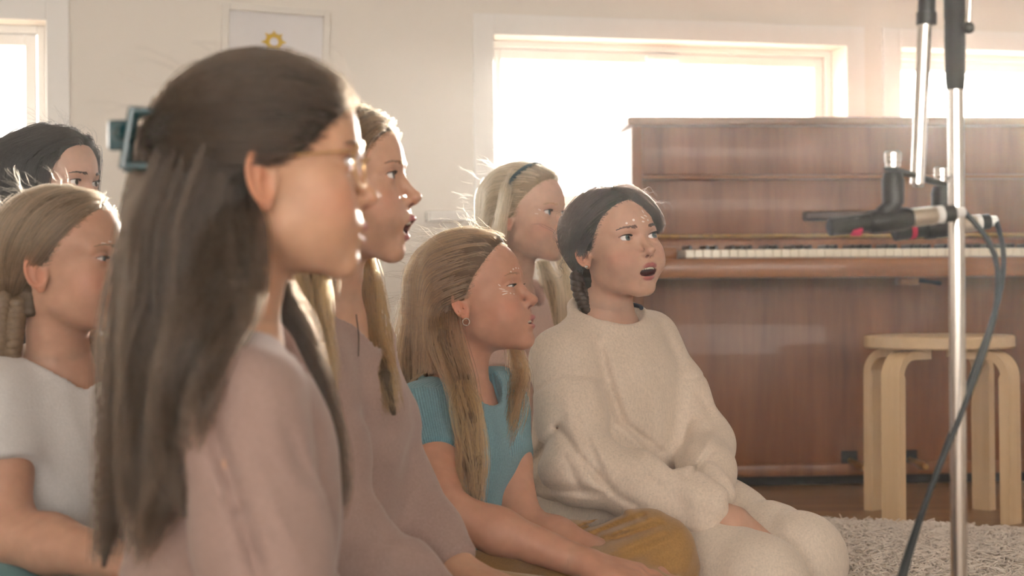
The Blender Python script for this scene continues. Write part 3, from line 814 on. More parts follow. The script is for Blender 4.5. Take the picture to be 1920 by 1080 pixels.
def strands(head, guides, par, mat, kids=12, spread=.35, rad=.00042, name='hair_strands', seed=1, wave=.06, tip=.35, lens=None, clump=.5):
    """children around each guide -> one hair curves object (world space)"""
    rng = np.random.default_rng(seed); n, m = guides.shape[:2]
    G = np.repeat(guides, kids, 0).astype(np.float32); N = len(G)
    off = rng.normal(0, 1, (N, 3)).astype(np.float32)*spread
    t = np.linspace(0, 1, m, dtype=np.float32)
    prof = (1-clump*t)[None, :, None]
    ph = rng.random((N, 1, 3))*6.28; fr = rng.uniform(3, 9, (N, 1, 3))
    wv = np.sin(fr*t[None, :, None]*1.0+ph)*wave*(t[None, :, None]*1.2+.1)
    G = G+off[:, None]*prof+wv.astype(np.float32)
    # cut to differing lengths by resampling
    cutl = rng.uniform(.82, 1.0, N).astype(np.float32)
    if lens is not None: cutl *= np.repeat(lens, kids)
    idx = cutl[:, None]*t[None]*(m-1); i0 = np.clip(idx.astype(int), 0, m-2); fr_ = (idx-i0)[..., None]
    r = np.arange(N)[:, None]; G = G[r, i0]*(1-fr_)+G[r, i0+1]*fr_
    Wd = head.wld(G.reshape(-1, 3)).reshape(N, m, 3)
    R = rad*(1-(1-tip)*t**2)[None]*rng.uniform(.7, 1.25, (N, 1))
    return curves_obj(name, Wd, R, mat, par)
def sample_roots(head, V, g, n, seed=0, gmin=-.1, cond=None):
    Q = head.loc(V); sk = skull(Q); gg = g(Q); m = (gg > gmin) & (sk > .05) & (sk < 1.6)
    if cond is not None: m &= cond(Q)
    idx = np.argwhere(m)[:, 0]; rng = np.random.default_rng(seed)
    return Q[rng.choice(idx, n, replace=len(idx) < n)]
def baby_hair(head, g, cap, mat, n=260, seed=3, back=(0,-1.0,.05), lo=-.75, hi=.25, L=6, step=.42, rad=.00017):
    """fine short hairs that soften the hairline"""
    rng = np.random.default_rng(seed); u = rng.normal(0, 1, (9000, 3)).astype(np.float32); u /= np.linalg.norm(u, axis=1, keepdims=True); u[:, 2] = np.abs(u[:, 2])*1.0-.25
    u /= np.linalg.norm(u, axis=1, keepdims=True); c = np.array((0,0,2.0), np.float32); t = np.full(len(u), 8.0, np.float32)
    for _ in range(8): t -= skull(c+u*t[:, None])*.9
    Q = c+u*t[:, None]; gg = g(Q); m = (gg > lo) & (gg < hi) & (Q[:, 1] > -1) & (Q[:, 2] > .8); R = Q[m][:n]
    b = np.array(back, np.float32)
    G = grow(head, R, lambda Q, i, prev: b+rng.normal(0, .22, Q.shape).astype(np.float32), L, step, .04+.10*np.arange(1)[0], stiff=.5)
    return strands(head, G, cap, mat, 3, .10, rad, 'baby_hair', seed+1, .03)
def gravity(head): return head.R.T@np.array((0,0,-1), np.float32)
def to_point(G):
    G = np.asarray(G, np.float32)
    return lambda Q, i, prev: G-Q
def braid(par, path, r0, r1, mat, name='braid', turns=7, n=120):
    """three-strand plait along a path of world points"""
    P = np.array(path, float); u = np.linspace(0, 1, len(P)); t = np.linspace(0, 1, n)
    C = np.stack([np.interp(t, u, P[:, i]) for i in range(3)], 1)
    for _ in range(6): C[1:-1] = (C[:-2]+C[1:-1]*2+C[2:])/4
    T = np.gradient(C, axis=0); T /= np.linalg.norm(T, axis=1, keepdims=True)
    side = np.cross(T, np.array((0.2,-1,0.1))); side /= np.linalg.norm(side, axis=1, keepdims=True); nrm = np.cross(T, side)
    b = MB()
    for k in range(3):
        ph = 2*math.pi*k/3; w = 2*math.pi*turns*t+ph; r = r0+(r1-r0)*t
        pts = C+side*(np.sin(w)*r)[:, None]*.95+nrm*(np.sin(2*w)*r)[:, None]*.5
        b.tube([tuple(p) for p in pts], [float(x)*.72 for x in r], 8)
    return b.build(name, mat, par, smooth=True, local=False, angle=80)

def lock(par, pts, widths, mat, n=60, kids=9, thick=.35, rad=.00045, name='hair_lock', seed=1, spread=.004, wave=.004, taper=1.0, side=(1,0,.0), ends=.12):
    """a lock of hair through world points; widths in metres; strands fan across side, thickness along the view depth"""
    rng = np.random.default_rng(seed); P = np.array(pts, float); t = np.concatenate([[0], np.cumsum(np.linalg.norm(np.diff(P, axis=0), axis=1))]); m = 28
    u = np.linspace(0, t[-1], m); C = np.stack([np.interp(u, t, P[:, i]) for i in range(3)], 1); Wd = np.interp(u, t, widths)*(.25+.75*sm(u/t[-1], 0, .22))
    for _ in range(4): C[1:-1] = (C[:-2]+2*C[1:-1]+C[2:])/4
    N = n*kids; base = rng.normal(0, .42, (n, 2)); base = np.clip(base, -1, 1); a = np.repeat(base, kids, 0)
    T = np.gradient(C, axis=0); T /= np.linalg.norm(T, axis=1, keepdims=True); sd = np.cross(T, np.array((0,1.,0))); sd = np.where(np.linalg.norm(sd, axis=1, keepdims=True) < .2, np.array(side, float), sd); sd /= np.linalg.norm(sd, axis=1, keepdims=True); nm = np.cross(T, sd)
    tt = np.linspace(0, 1, m)
    ph = rng.random((n, 2))*6.28; f = rng.uniform(2, 5, (n, 2)); cl = np.stack([np.sin(f[:, k:k+1]*tt*1.6+ph[:, k:k+1]) for k in (0, 1)], -1)*wave*1.5
    cl = np.repeat(cl, kids, 0)+rng.normal(0, spread, (N, 1, 2))*(1-.35*tt[None, :, None])
    ph = rng.random((N, 1, 2))*6.28; cl = cl+np.sin(rng.uniform(3, 9, (N, 1, 2))*tt[None, :, None]+ph)*wave*.35
    X = C[None]+sd[None]*(a[:, :1]*Wd[None]+cl[..., 0])[..., None]+nm[None]*(a[:, 1:]*Wd[None]*thick+cl[..., 1])[..., None]
    cut = rng.uniform(1-ends*2, 1.0, N); ix = cut[:, None]*tt[None]*(m-1); i0 = np.clip(ix.astype(int), 0, m-2); fr_ = (ix-i0)[..., None]; r = np.arange(N)[:, None]
    X = X[r, i0]*(1-fr_)+X[r, i0+1]*fr_
    R = rad*(1-.6*tt**3)[None]*rng.uniform(.7, 1.25, (N, 1))
    return curves_obj(name, X, R, mat, par)
def lock_core(par, pts, widths, mat, name='hair_core', thick=.35):
    """the solid inside of a thick lock so that it does not look through"""
    P = np.array(pts, float); t = np.concatenate([[0], np.cumsum(np.linalg.norm(np.diff(P, axis=0), axis=1))]); m = 20
    u = np.linspace(0, t[-1]*.93, m); C = np.stack([np.interp(u, t, P[:, i]) for i in range(3)], 1); Wd = np.interp(u, t, widths)*.62*(.2+.8*sm(u/t[-1], 0, .25))*(1-np.linspace(0, 1, m)**4*.8)
    for _ in range(4): C[1:-1] = (C[:-2]+2*C[1:-1]+C[2:])/4
    T = np.gradient(C, axis=0); T /= np.linalg.norm(T, axis=1, keepdims=True); sd = np.cross(T, np.array((0,1.,0))); sd /= np.linalg.norm(sd, axis=1, keepdims=True)+1e-9; nm = np.cross(T, sd); n = 20
    V = []; F = []
    for i in range(m):
        for k in range(n):
            a = 2*math.pi*k/n; g = 1+.10*math.sin(k*5.0+i*.25)
            V.append(C[i]+sd[i]*math.cos(a)*Wd[i]*g+nm[i]*math.sin(a)*Wd[i]*thick*1.3*g)
    for i in range(m-1):
        for k in range(n): F.append((i*n+k, i*n+(k+1) % n, (i+1)*n+(k+1) % n, (i+1)*n+k))
    F.append(tuple(range(n))[::-1]); F.append(tuple(range((m-1)*n, m*n)))
    return mesh_np(name, V, F, mat, par)

# ------------------------------------------------------------------ room shell
YAW = math.radians(15.6); WO = np.array([.24, 5.27, 0.0])
WU = np.array([math.cos(YAW), math.sin(YAW), 0]); WN = np.array([math.sin(YAW), -math.cos(YAW), 0])   # along the wall, into the room
RW = Matrix(((WU[0], -WN[0], 0), (WU[1], -WN[1], 0), (0, 0, 1)))      # wall space: x along, y outward, z up
def wall_u(px, out=0.0):
    """distance along the window wall at pixel column px"""
    k = (px-960.0)/FPX; o = WO-WN*out
    return (k*o[1]-o[0])/(WU[0]-k*WU[1])
wallm = plain('wall_paint', (.86,.81,.745), .85, bump=.05, scale=160, var=.015)
trimm = plain('white_gloss_paint', (.90,.885,.86), .45, bump=.03, scale=60, var=.01)
U = dict(L1=wall_u(90), M0=wall_u(928), M1=wall_u(1588), R0=wall_u(1690))
U['L0'] = U['L1']-.95; U['R1'] = U['R0']+1.2
ZT, ZB, TH = 1.306, .787, .24
UA, UB, ZC = -3.5, 3.4, 2.65
wall_root = empty('wall_back', tuple(WO), YAW); tag(wall_root, kind='structure')
def wbox(name, u0, u1, z0, z1, y0, y1, mat, parent, bev=0.0):
    b = MB().box(((u0+u1)/2, (y0+y1)/2, (z0+z1)/2), (u1-u0, y1-y0, z1-z0), bev=bev); return b.build(name, mat, parent)
b = MB()
def wb(u0, u1, z0, z1): b.box(((u0+u1)/2, TH/2, (z0+z1)/2), (u1-u0, TH, z1-z0))
wb(UA, UB, ZT, ZC); wb(UA, UB, -.02, ZB)
for a, c in ((UA, U['L0']), (U['L1'], U['M0']), (U['M1'], U['R0']), (U['R1'], UB)): wb(a, c, ZB, ZT)
b.build('wall_surface', wallm, wall_root)
# windows
def pane_mat():
    m = bpy.data.materials.new('window_glass'); m.use_nodes = True; nt = m.node_tree; nt.nodes.clear()
    o = nd(nt, 'ShaderNodeOutputMaterial'); t = nd(nt, 'ShaderNodeBsdfTransparent'); g = nd(nt, 'ShaderNodeBsdfGlossy'); g.inputs['Roughness'].default_value = .05
    mx = nd(nt, 'ShaderNodeMixShader'); mx.inputs[0].default_value = .045
    nt.links.new(t.outputs[0], mx.inputs[1]); nt.links.new(g.outputs[0], mx.inputs[2]); nt.links.new(mx.outputs[0], o.inputs[0])
    return m
MAT['pane'] = pane_mat()
def window(n, u0, u1):
    r = empty('window_%d' % n, tuple(WO), YAW); tag(r, kind='structure')
    # casing boards on the wall face
    cw, ct = .062, .012
    for nm, a, c, z0, z1 in (('casing', u0-cw, u0, ZB, ZT+cw), ('casing', u1, u1+cw, ZB, ZT+cw), ('casing', u0, u1, ZT, ZT+cw)):
        wbox(nm, a, c, z0, z1, -ct, 0, trimm, r, .002)
    wbox('window_sill', wall_u(797) if n == 2 else u0-cw-.03, u1+cw+.03, ZB-.032, ZB-.002, -.06, .0, trimm, r, .004)
    # frame and sash set back in the opening
    d0, d1 = .095, .15; fw = .022
    for a, c, z0, z1 in ((u0, u0+fw, ZB, ZT), (u1-fw, u1, ZB, ZT), (u0+fw, u1-fw, ZT-fw, ZT), (u0+fw, u1-fw, ZB, ZB+fw)):
        wbox('window_frame', a, c, z0, z1, d0, d1, trimm, r, .003)
    sw = .032; a0, a1, z0_, z1_ = u0+fw+.002, u1-fw-.002, ZB+fw+.002, ZT-fw-.002
    for a, c, z0, z1 in ((a0, a0+sw, z0_, z1_), (a1-sw, a1, z0_, z1_), (a0+sw, a1-sw, z1_-sw, z1_), (a0+sw, a1-sw, z0_, z0_+sw)):
        wbox('sash', a, c, z0, z1, d0+.012, d1-.004, trimm, r, .004)
    wbox('pane', a0+sw, a1-sw, z0_+sw, z1_-sw, d0+.034, d0+.040, MAT['pane'], r)
    um = (u0+u1)/2
    h = MB().box((um, d0+.004, z1_-sw*.5), (.11, .016, .018), bev=.005); h.box((um+.0, d0-.012, z1_-sw*.5-.004), (.085, .014, .012), bev=.004)
    h.build('sash_handle', trimm, r, smooth=True)
    # daylight portal in the opening
    l = bpy.data.lights.new('daylight_portal', 'AREA'); l.shape = 'RECTANGLE'; l.size = u1-u0; l.size_y = ZT-ZB; l.cycles.is_portal = True
    o = bpy.data.objects.new('daylight_portal', l); COL.objects.link(o)
    c = WO+WU*um-WN*.17+np.array((0,0,(ZT+ZB)/2)); o.location = c
    o.rotation_euler = Matrix(((WU[0], 0, -WN[0]), (WU[1], 0, -WN[1]), (0, 1, 0))).to_euler()
window(1, U['L0'], U['L1']); window(2, U['M0'], U['M1']); window(3, U['R0'], U['R1'])
wbox('baseboard_back', UA, UB, 0.001, .09, -.014, 0, trimm, None, .003)
t = bpy.data.objects['baseboard_back']; t.location = WO; t.rotation_euler = (0, 0, YAW); tag(t, kind='structure')
# side walls, ceiling, floor
floorm = wood('oak_floor', (.20,.105,.045), (.36,.205,.09), .38, axis=0, scale=9, coat=.15)
fl = MB().box((0, .3, -.03), (9, 13, .06)).build('floor', floorm); tag(fl, kind='structure')
ce = MB().box((0, 0, ZC+.05), (9, 14, .1)).build('ceiling', plain('ceiling_paint', (.80,.77,.72), .9, bump=.04, scale=120)); tag(ce, kind='structure')
fw_ = MB(); fw_.box((.2, -4.4, .35), (6.8, .15, .7)); fw_.box((.2, -4.4, 2.35), (6.8, .15, .6)); fw_ = fw_.build('fill_cut_wall', wallm); tag(fw_, kind='structure')  # unseen wall added behind the camera to cut the frontal fill
lw_ = MB().box((-3.0, .0, ZC/2), (.15, 9.0, ZC)).build('wall_left', wallm); tag(lw_, kind='structure')
rw_ = MB().box((3.4, 1.2, ZC/2), (.15, 11.0, ZC)).build('wall_right', wallm); tag(rw_, kind='structure')
# gap left in the added wall, sized to set the sky fill
l = bpy.data.lights.new('daylight_portal', 'AREA'); l.shape = 'RECTANGLE'; l.size = 6.2; l.size_y = 1.35; l.cycles.is_portal = True
o = bpy.data.objects.new('daylight_portal', l); COL.objects.link(o); o.location = (.2, -4.3, 1.375); o.rotation_euler = (math.pi/2, 0, math.pi)

# ------------------------------------------------------------------ framed drawing on the wall
def picture():
    um = (wall_u(415)+wall_u(617))/2; w = wall_u(617)-wall_u(415); hgt = .40; c = WO+WU*um+WN*.0
    zt = CAMH+(HZN-10)/FPX*float((WO+WU*um)[1])
    r = empty('framed_drawing', tuple(c+np.array((0,0,zt-hgt/2))), YAW); r.rotation_euler = (0, math.radians(2.2), YAW)
    tag(r, 'white framed childrens drawing with a yellow sun, hanging on the wall', 'picture')
    fw = .020
    for a, z, sx, sz in ((-w/2+fw/2, 0, fw, hgt), (w/2-fw/2, 0, fw, hgt), (0, hgt/2-fw/2, w-2*fw, fw), (0, -hgt/2+fw/2, w-2*fw, fw)):
        MB().box((a, -.012, z), (sx, .022, sz), bev=.002).build('frame', plain('white_frame', (.80,.76,.70), .4) if 'white_frame' not in bpy.data.materials else bpy.data.materials['white_frame'], r)
    MB().box((0, -.006, 0), (w-2*fw, .006, hgt-2*fw)).build('paper', plain('drawing_paper', (.80,.78,.79), .8, var=.03, scale=8), r)
    # the drawn sun: ring with rays
    cx = wall_u(514)-um; cz = CAMH+(HZN-76)/FPX*float((WO+WU*um)[1])-(zt-hgt/2); ym = plain('yellow_crayon', (.72,.48,.03), .8, var=.15, scale=300)
    b = MB(); n = 24; R0, R1 = .012, .025; pts = []; fs = []
    for k in range(n):
        a = 2*math.pi*k/n; pts += [(cx+R0*math.cos(a), -.0105, cz+R0*math.sin(a)), (cx+R1*math.cos(a), -.0105, cz+R1*math.sin(a))]
        fs.append((2*k, 2*k+1, (2*k+3) % (2*n), (2*k+2) % (2*n)))
    for k, (a, ln) in enumerate(((.0,.036), (.8,.034), (1.6,.033), (2.4,.036), (3.2,.038), (4.1,.044), (5.2,.034))):
        i = len(pts); u = (math.cos(a), math.sin(a)); v = (-u[1], u[0]); w_ = .007
        pts += [(cx+u[0]*R1*.8+v[0]*w_, -.0105, cz+u[1]*R1*.8+v[1]*w_), (cx+u[0]*R1*.8-v[0]*w_, -.0105, cz+u[1]*R1*.8-v[1]*w_), (cx+u[0]*ln, -.0105, cz+u[1]*ln)]; fs.append((i, i+1, i+2))
    b.poly(pts, fs); b.build('drawn_sun', ym, r)
    bm_ = plain('pale_blue_crayon', (.52,.60,.72), .8); b = MB()
    for k in range(7):
        x = cx-.06+.02*k; z = cz-.05-.008*math.sin(k*2.1); b.box((x, -.0095, z), (.016, .001, .007), Matrix.Rotation(.3*math.sin(k), 3, 'Y'))
    b.build('drawn_cloud', bm_, r)
picture()

# ------------------------------------------------------------------ shaggy rug
def rug():
    o = empty('rug', (-.2, 1.55, 0)); tag(o, 'large round cream shaggy rug covering the wooden floor under the seated children', 'rug'); RR = 2.6
    m = plain('rug_wool', (.74,.65,.57), .95, var=.15, scale=120)
    MB().lathe([(RR-.01, .001), (RR, .004), (RR, .012), (RR-.01, .015)], n=96).build('rug_backing', m, o)
    rng = np.random.default_rng(5)
    # denser in the part the room leaves open, all over otherwise
    N1, N2 = 42000, 55000
    a1 = rng.uniform(.65, 1.65, N1); q1 = np.sqrt(rng.uniform(1.65**2, RR**2, N1)); a2 = rng.uniform(0, 6.2832, N2); q2 = RR*np.sqrt(rng.random(N2))
    R = np.concatenate([np.stack([q1*np.cos(a1), q1*np.sin(a1)], 1), np.stack([q2*np.cos(a2), q2*np.sin(a2)], 1)])
    N = len(R); P = np.zeros((N, 4, 3), np.float32); L = rng.uniform(.016, .028, N); d = rng.normal(0, .55, (N, 2)); d2 = d+rng.normal(0, .7, (N, 2))
    P[:, 0, :2] = R; P[:, 0, 2] = .013
    P[:, 1, :2] = R+d*.3*L[:, None]; P[:, 1, 2] = .013+L*.45
    P[:, 2, :2] = P[:, 1, :2]+d2*.35*L[:, None]; P[:, 2, 2] = .013+L*.8
    P[:, 3, :2] = P[:, 2, :2]+d2*.45*L[:, None]; P[:, 3, 2] = .013+L*.95
    c = curves_obj('rug_pile', P, np.array([.0022,.002,.0017,.0010]*N, np.float32), m); c.parent = o; tag(c, kind='stuff')
def unit2(v): return v/np.linalg.norm(v)

# ------------------------------------------------------------------ upright piano
def piano():
    th = math.radians(5.0); K0 = (.915, 4.72, 0)
    r = empty('upright_piano', K0, th); tag(r, 'brown wooden upright piano with open keyboard in front of the window', 'piano')
    w1 = wood('piano_mahogany', (.155,.055,.018), (.31,.122,.040), .42, axis=2, scale=10, coat=.12, stretch=.10)
    w2 = wood('piano_mahogany_rail', (.18,.064,.020), (.37,.15,.047), .38, axis=0, scale=10, coat=.2, stretch=.10)
    dk = plain('piano_shade_and_lever_dark', (.02,.015,.014), .8, var=.2); br = plain('brass', (.72,.50,.22), .32, 1.0, var=.1, scale=60)  # dk paints shade in the floor gap and pedal slots, also colours the lever
    ivory = plain('ivory_key', (.88,.81,.66), .3, var=.06, scale=30, coat=.3); ebony = plain('ebony_key', (.012,.011,.011), .3, coat=.4)
    xl, xr = -.565, .865; xm, wd = (xl+xr)/2, xr-xl
    ZS = lambda z: z-.024*min(1.0, max(0.0, z-.07)/.3)      # heights follow the photograph
    def bx(name, x0, x1, y0, y1, z0, z1, mat, par=r, bev=.004):
        z0, z1 = ZS(z0), ZS(z1); return MB().box(((x0+x1)/2, (y0+y1)/2, (z0+z1)/2), (x1-x0, y1-y0, z1-z0), bev=bev).build(name, mat, par, smooth=True, angle=35)
    for x in (xl, xr-.03): bx('side_panel', x, x+.03, .20, .50, .02, 1.03, w1)
    bx('back_panel', xl+.03, xr-.03, .475, .50, .05, 1.02, w1)
    bx('lid', xl-.012, xr+.012, .19, .51, 1.032, 1.055, w2, bev=.006)
    bx('upper_panel', xl+.03, xr-.03, .215, .24, .895, 1.03, w1)
    bx('lower_music_panel', xl+.03, xr-.03, .245, .262, .728, .893, w1)
    bx('panel_lip', xl+.03, xr-.03, .205, .245, .882, .894, w2, bev=.005)
    bx('music_ledge', -.075, .36, .20, .245, .766, .792, plain('dark_walnut', (.055,.022,.014), .4, var=.2, scale=30), bev=.006)
    hi = bx('fallboard', xl+.03, xr-.03, .165, .235, .712, .726, w2, bev=.004)
    hg = MB()
    for i in range(46): hg.tube([(xl+.04+i*.0288, .160, .698), (xl+.04+i*.0288+.027, .160, .698)], .0055, 8)
    hg.build('hinge', br, hi)
    bx('name_board', xl+.03, xr-.03, .155, .175, .668, .712, w1)
    bx('key_bed', xl, xr, -.02, .20, .606, .655, w2)
    bx('key_slip', xl, xr, -.045, -.018, .604, .658, w2, bev=.010)
    for x in (xl, xr-.085): bx('key_block', x, x+.085, -.02, .16, .655, .690, w2, bev=.006)
    for x in (xl, xr-.03): bx('cheek', x, x+.03, -.03, .20, .60, .705, w2, bev=.008)
    # keys
    x0 = -.455; kw = 1.225/52
    wk = MB().box((0, .07, .647), (kw-.0012, .145, .022), bev=.0018, seg=1); wo = wk.build('white_key', ivory, r); wo.location.x = x0+kw*.5
    for i in range(1, 52):
        c = wo.copy(); COL.objects.link(c); c.parent = r; c.location.x = x0+kw*(i+.5)
    bo = None
    for i in range(51):
        if (i % 7) in (0, 2, 3, 5, 6):      # A0 starts the compass: A B C D E F G
            if bo is None:
                bo = MB().box((0, .098, .664), (.0105, .092, .014), bev=.003, seg=1).build('black_key', ebony, r); c = bo
            else: c = bo.copy(); COL.objects.link(c); c.parent = r
            c.location.x = x0+kw*(i+1)
    # lower part: panels with faint joints, rail, feet
    n = 6; pw = (wd-.06)/n
    bx('lower_panel', xl+.03, xr-.03, .215, .235, .06, .604, w1)
    bx('bottom_rail', xl+.03, xr-.03, .205, .24, .028, .062, w1)
    bx('gap_shade', xl+.03, xr-.03, .23, .49, .0, .028, dk)  # dark strip standing for the shaded gap under the piano
    for x in (xl, xr-.03): bx('foot', x-.002, x+.032, .12, .50, .0, .05, w1, bev=.006)
    MB().box((.18, .10, .570), (.055, .05, .02), bev=.004).build('latch_block', w2, r, smooth=True)
    MB().tube([(.20, .06, .572), (.23, .05, .568), (.26, .06, .564)], .006, 8).build('knee_lever', dk, r, smooth=True)
    # pedals, with dark blocks painted as the shade in their slots
    for px_ in (1607, 1721):
        x = (px_-1600)/FPX*4.97+.035
        s = MB().box((x, .212, .078), (.045, .012, .036), bev=.002).build('pedal_slot_shade', dk, r)
        pd = MB(); pd.tube([(x, .21, .070), (x+.008, .16, .064), (x+.012, .13, .060), (x+.013, .105, .058)], [.007,.009,.012,.008], 10); pd.build('pedal', br, r, smooth=True)
    return r

# ------------------------------------------------------------------ birch stool
def stool():
    c = (1.03, 4.25, 0); r = empty('stool', c, math.radians(-2.0)); tag(r, 'round birch stool with four bent legs in front of the piano', 'stool')
    bm_ = wood('birch', (.60,.40,.22), (.74,.54,.33), .42, axis=2, scale=12, bump=.03); tm = wood('birch_top', (.55,.38,.22), (.68,.50,.31), .42, axis=0, scale=12, bump=.03)
    zt = .438; R = .178
    MB().lathe([(R-.004, zt-.030), (R, zt-.026), (R, zt-.004), (R-.004, zt)], n=56).build('seat', tm, r, smooth=True, angle=30)
    for a in (45, 135, 225, 315):
        q = math.radians(a); dx, dy = math.cos(q), math.sin(q); tx, ty = -dy, dx
        # bent leg profile in its radial plane: (radius, z) outer and inner lines
        path = [(.205, 0.0), (.203, zt-.10)]
        rb = .062
        for k in range(9):
            t = k/8*math.pi/2; path.append((.203-rb+rb*math.cos(t), zt-.034-rb+rb*math.sin(t)))
        path.append((.07, zt-.034)); th, wdt = .026, .050
        V = []; 
        for i, (ra, z) in enumerate(path):
            p0 = path[max(i-1, 0)]; p1 = path[min(i+1, len(path)-1)]; t = np.array((p1[0]-p0[0], p1[1]-p0[1])); t /= np.linalg.norm(t); nn = np.array((t[1], -t[0]))
            hin = th if z < zt-.09 else th*.8
            for s_, o_ in ((1, 0), (-1, 0), (-1, -hin), (1, -hin)):
                rr = ra+nn[0]*o_; zz = z+nn[1]*o_; w_ = s_*wdt/2
                V.append((dx*rr+tx*w_, dy*rr+ty*w_, zz))
        F = [(0,3,2,1)]
        for i in range(len(path)-1):
            for k in range(4): F.append((4*i+k, 4*i+(k+1) % 4, 4*i+4+(k+1) % 4, 4*i+4+k))
        m = 4*(len(path)-1); F.append((m, m+1, m+2, m+3))
        b = MB().poly(V, F); es = [e for e in b.bm.edges if len(e.link_faces) == 2 and e.calc_face_angle(0) > .9]
        bmesh.ops.bevel(b.bm, geom=es, offset=.0035, segments=2, affect='EDGES'); b.build('leg', bm_, r, smooth=True, angle=30)
        lg = MB()
    return r

# ------------------------------------------------------------------ microphone stand and microphones
def smooth_path(pts, n=60):
    P = np.array(pts, float); t = np.concatenate([[0], np.cumsum(np.linalg.norm(np.diff(P, axis=0), axis=1))]); u = np.linspace(0, t[-1], n)
    C = np.stack([np.interp(u, t, P[:, i]) for i in range(3)], 1)
    for _ in range(n//6): C[1:-1] = (C[:-2]+C[1:-1]*2+C[2:])/4
    return [tuple(p) for p in C]
def mics():
    ch = MAT['chrome']; bk = plain('black_plastic', (.018,.020,.022), .42, bump=.05, scale=300); rb = plain('black_rubber', (.02,.024,.028), .6)
    sat = plain('satin_nickel', (.62,.56,.48), .35, 1.0, var=.06, scale=50); red = plain('pink_tape', (.62,.05,.12), .6); wht = plain('white_sleeve', (.75,.74,.72), .4)
    D = 2.10; base = Wp(1793, 400, D)[:2]; r = empty('microphone_stand', (base[0], base[1], 0)); tag(r, 'tall chrome microphone stand with black grip and drop rod in front of piano', 'stand')
    top = 1.35; b = MB(); b.tube([(0,0,.06), (0,0,.84)], .0098, 20); b.build('pole', ch, r, smooth=True)
    zg0 = CAMH-(175-HZN)/FPX*D; zg1 = CAMH-(0-HZN)/FPX*D
    b = MB(); b.tube([(0,0,zg0), (0,0,zg0+.012), (0,0,zg0+.06), (0,0,zg1-.028), (0,0,zg1-.026), (0,0,zg1+.05)], [.0105,.0118,.0126,.0122,.0128,.0132], 20); b.build('grip', rb, r, smooth=True)
    MB().tube([(0,0,.84), (0,0,top)], .0075, 16).build('upper_tube', ch, r, smooth=True)
    cl = MB(); cl.tube([(0,-.022,top), (0,.022,top)], .022, 20); cl.build('boom_clutch', bk, r, smooth=True)
    # drop rod carrying the stereo bar
    q0 = Wp(1738, -40, 2.1); q1 = Wp(1720, 345, 2.1); loc = lambda p: (float(p[0]-base[0]), float(p[1]-base[1]), float(p[2]))
    qt = q0+(q0-q1)/np.linalg.norm(q0-q1)*(top-q0[2])
    MB().tube([(.16, 0, top+.004), (-.19, 0, top-.002)], .0075, 14).build('boom', ch, r, smooth=True)
    MB().tube([loc(q0), loc(q1)], .0085, 18).build('drop_rod', ch, r, smooth=True)
    MB().tube([loc(q0), loc(qt)], .0098, 18).build('drop_sleeve', bk, r, smooth=True)
    a0 = Wp(1738, -20, 2.1); a1 = Wp(1737, 46, 2.1); MB().tube([loc(a0), loc(a0*.35+a1*.65), loc(a0*.34+a1*.66), loc(a1)], [.0105,.0105,.0122,.0122], 20).build('rod_collar', bk, r, smooth=True)
    k0 = Wp(1821, -60, 2.08); k1 = Wp(1816, 52, 2.08)
    tk = MB().tube([loc(k0), loc(k1)], .0026, 10).build('tilt_lever', ch, r, smooth=True)
    V, F = uvsphere(16, 12); kb = mesh_np('lever_knob', V*.0072+np.array(loc(k1)), F, bk, tk, keep=False)
    MB().tube([loc(k0), (0.01, 0, loc(k0)[2]+.02)], .004, 10).build('lever_arm', ch, r, smooth=True)
    # round tripod feet on the rug
    for k in range(3):
        a = 2*math.pi*k/3+.5; MB().tube([(0,0,.14), (.05*math.cos(a), .05*math.sin(a), .12), (.30*math.cos(a), .30*math.sin(a), .028)], [.011,.010,.009], 12).build('leg', ch, r, smooth=True)
    MB().lathe([(.016,.06), (.022,.07), (.022,.17), (.013,.18)], n=20).build('leg_hub', bk, r, smooth=True)
    # stereo bar
    s0 = Wp(1674, 318, 2.04); s1 = Wp(1765, 345, 2.20); d = unit(s1-s0); R = np.stack([d, unit(np.cross((0,0,1), d)), np.cross(d, unit(np.cross((0,0,1), d)))], 1)
    sb = empty('stereo_bar', tuple((s0+s1)/2)); tag(sb, 'flat black bar with chrome thumbscrews hanging from the drop rod', 'microphone bar')
    mR = Matrix([[float(R[i, j]) for j in range(3)] for i in range(3)])
    MB().box((0,0,0), (float(np.linalg.norm(s1-s0))+.02, .016, .0045), mR, bev=.0015).build('bar', bk, sb, smooth=True)
    for s_ in (s0, s1):
        c = s_-(s0+s1)/2
        MB().lathe([(.0085,.003), (.0085,.008), (.0095,.009), (.0095,.013), (.0092,.0135), (.0095,.014), (.0095,.019), (.008,.021)], tuple(c), 20).build('thumbscrew', ch, sb, smooth=True, angle=25)
    MB().lathe([(.006,-.012), (.008,-.004), (.008,.004), (.006,.012)], tuple(q1-(s0+s1)/2*1.0+np.array((0,0,-.012)) if False else (0,0,.0)), 16).build('centre_bolt', ch, sb, smooth=True)
    # microphones with clips
    def mic(name, label, tip, tail, swivel, tape_t, full):
        o = empty(name, tuple((tip+tail)/2)); tag(o, label, 'microphone', 'pair of pencil microphones on the stereo bar'); c = (tip+tail)/2; L = tail-tip; lc = lambda t: tuple(tip+L*t-c)
        MB().tube([lc(0), lc(.004), lc(.62)], [.0095,.0105,.0105], 20).build('microphone_body', bk, o, smooth=True)
        MB().tube([lc(-.004), lc(.002)], [.0085,.0085], 16).build('front_grille', rb, o, smooth=True)
        MB().tube([lc(.62), lc(.625), lc(.80), lc(.81)], [.0095,.0108,.0108,.0095], 20).build('connector_shell', sat, o, smooth=True)
        MB().tube([lc(.81), lc(.86)], .0105, 18).build('connector_ring', wht, o, smooth=True)
        MB().tube([lc(.86), lc(.95)], .0100, 18).build('connector_collar', bk, o, smooth=True)
